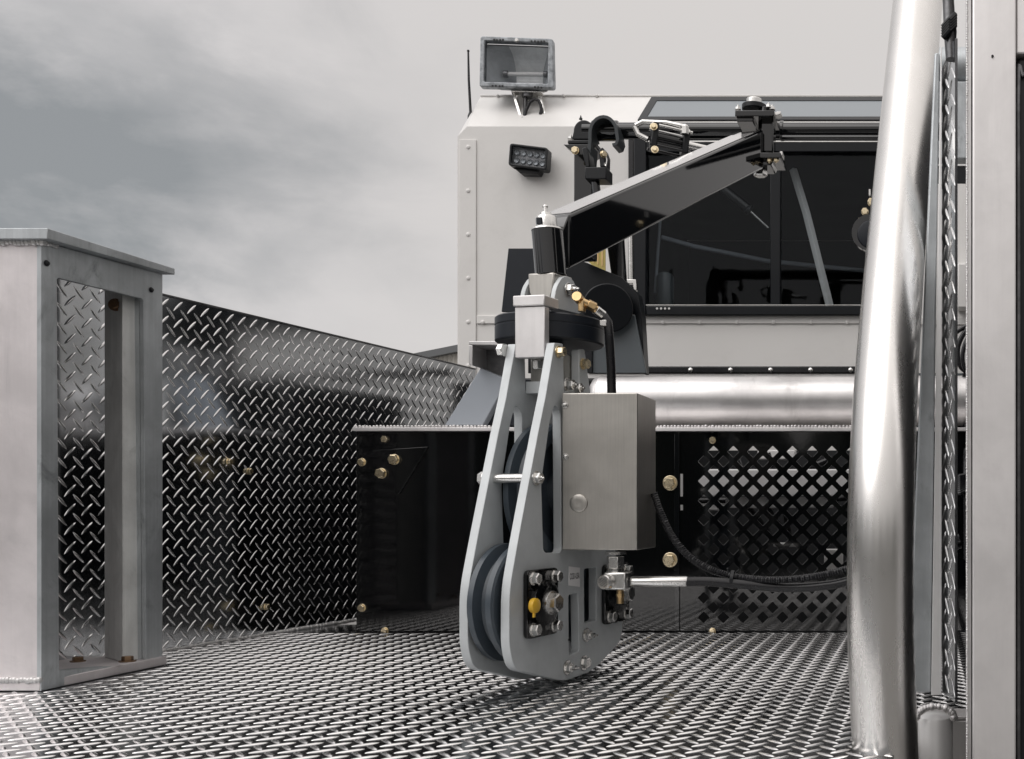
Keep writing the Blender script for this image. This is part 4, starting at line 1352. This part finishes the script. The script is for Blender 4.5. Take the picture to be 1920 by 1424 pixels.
# stainless junction box on the near plate
yf_ = 1.935
fl = P(1053.5, 0, yf_); frp = P(1195, 0, yf_)
bk = yf_ + 0.132
def plate_x(y, gap=0.003):
    uu_ = (y - SCN.y) / sdir.y
    return SCN.x + sdir.x * uu_ + gap
zt_, zb_ = P(0, 737, yf_).z, P(0, 1032, yf_).z
jl = fl.x
foot = [(jl, yf_), (frp.x, yf_), (frp.x, bk), (max(jl + .002, plate_x(bk)), bk), (max(jl, plate_x(yf_ + 0.06)), yf_ + 0.06)]
mb = MB(); mb.prism([(x, y, zb_) for x, y in foot], (0, 0, zt_ - zb_))
jb = mb.build('junction_box', M['stainless'], t, 0.0022, seg=3)
for px, py in ((1059.5, 760), (1060.5, 857)):
    bolt(jb, P(px, py, yf_ - 0.0003), (0, -1, 0), 0.0085, M['zinc'], 1.35, dome=True, name='screw')
mb = MB(); mb.lathe([(0.0165, 0), (0.0158, 0.0016), (0.0125, 0.0028), (0.006, 0.0024), (0.002, 0.0023)], P(1085, 944, yf_ - 0.0002), (0, -1, 0), 36); mb.build('plug', M['stainless'], jb)
# label with its lettering
lb = [SU(*p) for p in ((1065.5, 1098), (1086.5, 1101), (1086.5, 1065), (1066, 1062))]
lp = plate([lb], 0.0006, lambda u, v, w: S(u, v, -0.0009 + w), 'sticker', M['label'], t, 0.0001)
fc = bpy.data.curves.new('lettering', 'FONT')
fc.body = 'COD-USA'
fc.size = 0.0095
fc.align_x = 'CENTER'; fc.align_y = 'CENTER'
fc.extrude = 0.0001
fo_ = bpy.data.objects.new('lettering_curve', fc)
COL.objects.link(fo_)
me = bpy.data.meshes.new_from_object(fo_.evaluated_get(bpy.context.evaluated_depsgraph_get()))
bpy.data.objects.remove(fo_)
uc, zc_ = SU(1076.5, 1081)
xs = [v.co.x for v in me.vertices]
kx = 0.034 / (max(xs) - min(xs))
for v in me.vertices:
    v.co = S(uc + v.co.x * kx, zc_ + v.co.y * 1.7, -0.0011 - v.co.z) - SCN
me.materials.clear()
me.name = 'lettering'
finish(me, 'lettering', M['ink'], lp)
OFF[lp.name] = off(t)

# valve and hose fitting under the box
yv_ = 1.965
vb = MB()
vb.fbox(1131, 1073, 1174, 1107, yv_ - 0.022, 0.044)
vblk = vb.build('valve', M['zinc'], t, 0.004)
mb = MB(); mb.lathe([(0.0135, 0), (0.0135, 0.016), (0.012, 0.018)], P(1141, 1091, yv_ - 0.021), (-0.25, -1, 0), 30); mb.build('valve_cap', M['zinc'], vblk)
cc = P(1141, 1091, yv_ - 0.021) + Vector((-0.25, -1, 0)).normalized() * 0.0181
mb = MB()
ca = Vector((-0.25, -1, 0)).normalized(); cx_ = Vector((1, -0.25, 0)).normalized()
for k, L2 in ((-2, .008), (-1, .014), (0, .018), (1, .014), (2, .008)):
    dd = (cx_ * 0.8 + Vector((0, 0, 0.6))).normalized(); pp = (cx_ * -0.6 + Vector((0, 0, 0.8))).normalized()
    mb.obox(cc + pp * 0.0035 * k, (dd, pp, ca), (L2, 0.0013, 0.0006))
mb.build('emblem', M['navy'], vblk)
mb = MB(); mb.lathe([(0.0165, 0), (0.0165, 0.022)], P(1154, 1066, yv_), (0, 0, 1), 6); mb.lathe([(0.010, -0.01), (0.010, 0)], P(1154, 1066, yv_), (0, 0, 1), 18)
mb.build('hex_fitting', M['zinc'], vblk, 0.001)
mb = MB(); mb.lathe([(0.019, 0), (0.019, 0.005)], P(1154, 1040, yv_), (0, 0, 1), 24); mb.build('box_gland', M['zinc'], jb)
mb = MB(); mb.cyl(P(1163, 1107, yv_), P(1163, 1132, yv_), 0.0065, 18); mb.lathe([(0.008, 0), (0.008, 0.006)], P(1163, 1120, yv_), (0, 0, 1), 6); mb.build('brass_stem', M['brass'], vblk, 0.0008)
mb = MB(); mb.cyl(P(1173, 1091, yv_), P(1184, 1091, yv_), 0.0075, 20); mb.build('seal_ring', M['rubber'], vblk, 0.002)
mb = MB(); mb.lathe([(0.0085, 0), (0.0098, 0.003), (0.0098, 0.10), (0.0088, 0.103)], P(1183, 1091, yv_), (1, 0.06, 0), 30); mb.build('crimp_sleeve', M['zinc'], vblk)


def spline(pts, n=14):
    pts = [Vector(p) for p in pts]
    out = []
    for i in range(len(pts) - 1):
        p0, p1, p2, p3 = pts[max(i - 1, 0)], pts[i], pts[i + 1], pts[min(i + 2, len(pts) - 1)]
        for k in range(n):
            s = k / n
            out.append(0.5 * ((2 * p1) + (p2 - p0) * s + (2 * p0 - 5 * p1 + 4 * p2 - p3) * s * s + (3 * p1 - p0 - 3 * p2 + p3) * s ** 3))
    out.append(pts[-1])
    return out


t = thing('hydraulic_hose', P(1440, 1095, 2.0), 'smooth black hydraulic hose running from the silver sleeve to the pole', 'hose')
mb = MB(); mb.tube(spline([P(1284, 1091, 1.97), P(1330, 1091, 1.98), P(1390, 1096, 1.99), P(1470, 1102, 2.0), P(1540, 1099, 2.0), P(1600, 1087, 2.0), P(1720, 1046, 2.0), P(1800, 1020, 2.02)]), 0.0088, 18); mb.build('hose_run', M['rubber'], t)
t2 = thing('ribbed_conduit', P(1400, 1080, 2.02), 'ribbed black flexible conduit drooping from behind the stainless box', 'conduit')
cp = spline([P(1226, 925, 2.03), P(1240, 965, 2.03), P(1268, 1017, 2.02), P(1310, 1057, 2.01), P(1370, 1080, 2.0), P(1450, 1088, 1.99), P(1530, 1081, 1.99), P(1600, 1064, 1.99), P(1720, 1032, 2.0), P(1800, 1008, 2.0)], 60)
dd_ = [0.0]
for i in range(1, len(cp)): dd_.append(dd_[-1] + (cp[i] - cp[i - 1]).length)
mb = MB(); mb.tube(cp, [0.0066 + 0.0007 * math.sin(d / 0.0046 * 2 * math.pi) for d in dd_], 14); mb.build('conduit_run', M['rubber'], t2)
mb = MB()
p_ = P(1373, 1087, 1.995)
mb.lathe([(0.0165, -0.003), (0.0172, -0.003), (0.0172, 0.003), (0.0165, 0.003)], p_, (1, 0.05, -0.1), 24, closed=True)
mb.tube([p_ + Vector((-0.004, -0.012, 0.014)), p_ + Vector((-0.006, -0.016, 0.022))], 0.002, 6)
mb.build('cable_tie', M['black_matt'], t2)

# round gauge beside the pole
t = thing('hub_cap', P(1625, 440, 2.7), 'round black and grey hub with gold bolts half hidden by the polished pole', 'hub')
yg = 2.7
mb = MB(); mb.lathe([(0.046, 0.02), (0.046, 0.003), (0.043, 0)], P(1632, 440, yg), (0, -1, 0), 40); mb.build('hub_rim', M['black'], t)
mb = MB(); mb.lathe([(0.036, 0), (0.034, 0.004), (0.03, 0.005)], P(1634, 440, yg - 0.02), (0, -1, 0), 40); mb.build('hub_face', M['navy'], t)
for px, py, af in ((1622, 398, .016), (1634, 380, .017), (1612, 412, .007)):
    bolt(t, P(px, py, yg - 0.01), (0, -1, 0), af, M['gold'], 1.2)
mb = MB(); mb.fbox(1629, 355, 1632, 366, yg, 0.01); mb.build('pin', M['zinc'], t)
mb = MB(); mb.fbox(1622, 462, 1700, 610, yg + 0.03, 0.03); mb.build('hub_arm', M['black'], t, 0.002)

t = thing('gas_spring', P(1440, 430, 3.9), 'black gas spring with thin silver rod slanting across the left window pane', 'gas spring')
g0, g1, g2 = P(1330, 335, 4.05), P(1402, 392, 4.07), P(1441, 428, 4.08)
MB().cyl(g0, g1, 0.019, 24).build('barrel', M['black'], t, 0.003)
MB().cyl(g1, g1 + (g2 - g1) * 0.12, 0.021, 24).build('end_collar', M['black_matt'], t, 0.002)
MB().cyl(g1, g2, 0.005, 14).build('rod', M['zinc'], t)

# gas strut by the window edge
t = thing('gas_strut', P(1185, 545, 3.6), 'thin bright strut upright beside the dark window frame', 'strut')
mb = MB(); mb.cyl(P(1182, 436, 3.7), P(1183, 528, 3.7), 0.007, 14); mb.build('rod', M['zinc'], t)
mb = MB(); mb.fpoly([(1170, 524), (1192, 524), (1194, 545), (1188, 545), (1186, 532), (1177, 532), (1174, 545), (1169, 545)], 3.69, 0.02); mb.build('clevis', M['zinc'], t, 0.002)

# ================================================================== RIGHT HAND RAILS
t = thing('grab_pole', (-0.06, 1.44, -0.1), 'large polished aluminium tube pole leaning back at the right front', 'pole')
R = 0.0452
pp = [(1668, 1560, 1.47), (1661, 1424, 1.46), (1653, 1250, 1.445), (1650, 1100, 1.44), (1653, 900, 1.445), (1662, 700, 1.51), (1681, 450, 1.645), (1703, 200, 1.81), (1721, 0, 1.95), (1741, -220, 2.12)]
pth = spline([P(*q_) for q_ in pp], 12)
for _ in range(60):
    pth = [pth[0]] + [(pth[i - 1] + pth[i] * 2 + pth[i + 1]) / 4 for i in range(1, len(pth) - 1)] + [pth[-1]]
mb = MB(); mb.tube(pth, R, 64); mb.build('tube', M['pole'], t)

t = thing('tread_post', (0.02, 1.6, 0), 'narrow upright post faced with tread plate standing just right of the polished pole', 'post')
a_, b_ = P(1766.5, 950, 1.62), P(1790.5, 950, 1.54)
z0, z1 = 0.047, P(0, 55, 1.56).z
ud = (b_ - a_); ud.z = 0; UW = ud.length; ud.normalize()
un = Vector((ud.y, -ud.x, 0))
if un.y > 0: un = -un
A_ = Vector((a_.x, a_.y, z0)); B2 = Vector((b_.x, b_.y, z0))
top_a, top_b = P(0, 128, 1.62).z - z0, P(0, 72, 1.54).z - z0
mb = MB()
mb.hexa([A_, B2, B2 - un * .004, A_ - un * .004], [A_ + Vector((0, 0, top_a)), B2 + Vector((0, 0, top_b)), B2 - un * .004 + Vector((0, 0, top_b)), A_ - un * .004 + Vector((0, 0, top_a))])
tread_mesh('tread_face', [dict(org=A_, U=ud, V=(0, 0, 1), N=un, w=UW, h=top_a, phase=(0.012, 0.0))], M['tread'], t, mb)
mb = MB()
e0_ = P(1749, 950, 1.60); e1x = P(1765.5, 950, 1.615)
t0_, t1_ = P(1757.5, 330, 1.60), P(1765.8, 330, 1.615)
mb.hexa([Vector((P(1746, 0, 1.6).x, 1.6, z0)), Vector((P(1765.5, 0, 1.6).x, 1.6, z0)), Vector((P(1765.5, 0, 1.6).x, 1.66, z0)), Vector((P(1746, 0, 1.6).x, 1.66, z0))],
        [Vector((P(1764, 0, 1.6).x, 1.6, 1.02)), Vector((P(1766, 0, 1.6).x, 1.6, 1.02)), Vector((P(1766, 0, 1.6).x, 1.66, 1.02)), Vector((P(1764, 0, 1.6).x, 1.66, 1.02))])
mb.build('edge_bar', M['alu_bright'], t, 0.0015)
mb = MB()
mb.hexa([Vector((P(1700, 0, 1.62).x, 1.62, z0)), Vector((P(1745, 0, 1.62).x, 1.62, z0)), Vector((P(1745, 0, 1.62).x, 1.65, z0)), Vector((P(1700, 0, 1.62).x, 1.65, z0))],
        [Vector((P(1752, 0, 1.62).x, 1.62, 1.02)), Vector((P(1762, 0, 1.62).x, 1.62, 1.02)), Vector((P(1762, 0, 1.62).x, 1.65, 1.02)), Vector((P(1752, 0, 1.62).x, 1.65, 1.02))])
mb.build('inner_bar', M['alu_stained'], t, 0.003)
# weld and stub tube at its foot
c0_ = P(1754, 1352, 1.585)
mb = MB()
for k in range(17):
    a = math.pi * (k / 16)
    mb.ball(P(1754 - 34 * math.cos(a), 1345 - 20 * math.sin(a), 1.575), 0.0055 * random.uniform(.85, 1.15), n=8, m=6)
mb.build('weld_bead', M['alu_pale'], t)
mb = MB(); mb.lathe([(0.026, -0.25), (0.026, 0.0), (0.024, 0.006), (0.015, 0.012)], P(1754, 1352, 1.60), (0, 0, 1), 40); mb.build('stub_tube', M['alu_bright'], t)
# wrapped top
tp = P(1779, 40, 1.57)
mb = MB(); mb.tube([P(1783, 112, 1.55), P(1781, 60, 1.555), P(1778, 0, 1.56), P(1775, -60, 1.56)], [0.0075, 0.009, 0.0085, 0.008], 12); mb.build('top_rod', M['darkmetal'], t)
mb = MB()
for k in range(5):
    mb.tube([P(1768, 72 - 5 * k, 1.545), P(1780, 58 - 5 * k, 1.54), P(1790, 48 - 5 * k, 1.55)], 0.0045, 8)
mb.tube([P(1790, 44, 1.55), P(1791.5, 60, 1.55), P(1789, 96, 1.555)], 0.002, 6)
mb.build('tape_wrap', M['black_matt'], t)

t = thing('edge_beam', (0.3, 1.65, -0.1), 'low grey metal beam edging the deck between the two right hand posts', 'beam')
mb = MB(); mb.box((XN + 0.002, 1.60, -0.2), (1.2, 1.652, 0.010)); mb.build('beam_face', M['alu'], t, 0.003)
mb = MB(); mb.box((XN + 0.004, 1.598, 0.0105), (1.2, 1.66, 0.0155)); mb.build('beam_lip', M['alu_pale'], t, 0.001)

t = thing('door_post', (0.085, 1.36, 0), 'pale aluminium box post at the right edge of the frame with a black door seal', 'post')
yd = 1.352
x0, x1 = P(1823.5, 0, yd).x, P(1905, 0, yd).x
mb = MB(); mb.box((x0, yd, -0.35), (x1, yd + 0.055, 1.35)); mb.build('box_tube', M['alu_pale'], t, 0.0022)
mb = MB(); mb.box((P(1813.5, 0, yd).x, yd + 0.006, -0.35), (x0 - 0.0012, yd + 0.05, 1.35)); mb.build('side_strip', M['alu'], t, 0.001)
mb = MB(); mb.box((x0 - 0.0011, yd + 0.012, -0.35), (x0 - 0.0001, yd + 0.05, 1.35)); mb.build('gap_seal', M['rubber'], t)
mb = MB(); mb.weld((P(1813.5, 0, yd).x, yd + 0.006, -0.1), (P(1813.5, 0, yd).x, yd + 0.006, 1.2), 0.0016, 0.0021); mb.build('weld_bead', M['alu'], t)
mb = MB(); mb.box((x1 + 0.0008, yd + 0.004, P(0, 98, yd).z), (x1 + 0.2, yd + 0.05, 1.35)); mb.build('door_header', M['alu_pale'], t, 0.002)
mb = MB(); mb.box((x1 + 0.001, yd + 0.012, -0.35), (x1 + 0.2, yd + 0.05, P(0, 99, yd).z)); mb.build('door_leaf', M['black_matt'], t, 0.006)
mb = MB(); mb.box((x1 + 0.20, yd + 0.051, -0.35), (0.9, 3.3, 1.30)); mb.build('unseen_dark_box', M['black_matt'], t, 0.006)  # unseen black box added to darken reflections coming from the right
mb = MB(); mb.tube(spline([(x1 + 0.004, yd + 0.008, -0.35), (x1 + 0.004, yd + 0.008, 0.6), (x1 + 0.004, yd + 0.008, P(0, 150, yd).z), (x1 + 0.01, yd + 0.008, P(0, 138, yd).z), (x1 + 0.03, yd + 0.008, P(0, 134, yd).z), (x1 + 0.19, yd + 0.008, P(0, 134, yd).z)], 6), 0.0026, 10); mb.build('door_seal', M['darkmetal'], t)
bolt(t, P(1861, 106, yd - .0003), (0, -1, 0), 0.003, M['ink'], 0, name='rivet')

# cables and a grommet seen in the gap between the posts
t = thing('loose_cables', P(1800, 650, 3.2), 'loose black cables looping across the gap between the posts', 'cables')
mb = MB()
mb.tube(spline([P(1780, 632, 3.3), P(1795, 622, 3.3), P(1812, 612, 3.3), P(1840, 600, 3.3)]), 0.007, 10)
mb.tube(spline([P(1830, 600, 3.3), P(1806, 628, 3.3), P(1796, 655, 3.3), P(1800, 685, 3.3), P(1815, 700, 3.3)]), 0.008, 10)
mb.tube(spline([P(1835, 605, 3.25), P(1812, 640, 3.25), P(1805, 670, 3.25), P(1812, 694, 3.25), P(1840, 700, 3.25)]), 0.007, 10)
mb.each('cable', M['rubber'], t)
mb = MB()
for k in range(9):
    mb.tube([P(1786, 905 + 3 * k, 2.7), P(1800, 893 + 4 * k, 2.69), P(1820, 890 + 3 * k, 2.7)], 0.006, 8)
mb.tube(spline([P(1808, 700, 2.9), P(1811, 800, 2.9), P(1810, 900, 2.72), P(1811, 1050, 2.72)]), 0.006, 8)
mb.build('cable_bundle', M['rubber'], t)
t = thing('rubber_grommet', P(1786, 794, 2.9), 'black rubber disc buffer on a dark panel between the right hand posts', 'buffer')
mb = MB(); mb.lathe([(0.05, 0), (0.05, 0.02), (0.045, 0.026)], P(1776, 794, 2.95), (0.7, -1, 0), 32); mb.build('disc', M['rubber'], t)
mb = MB(); mb.fbox(1700, 700, 1900, 1180, 3.05, 0.01); mb.build('backing_panel', M['greyplate'], t, 0.001)
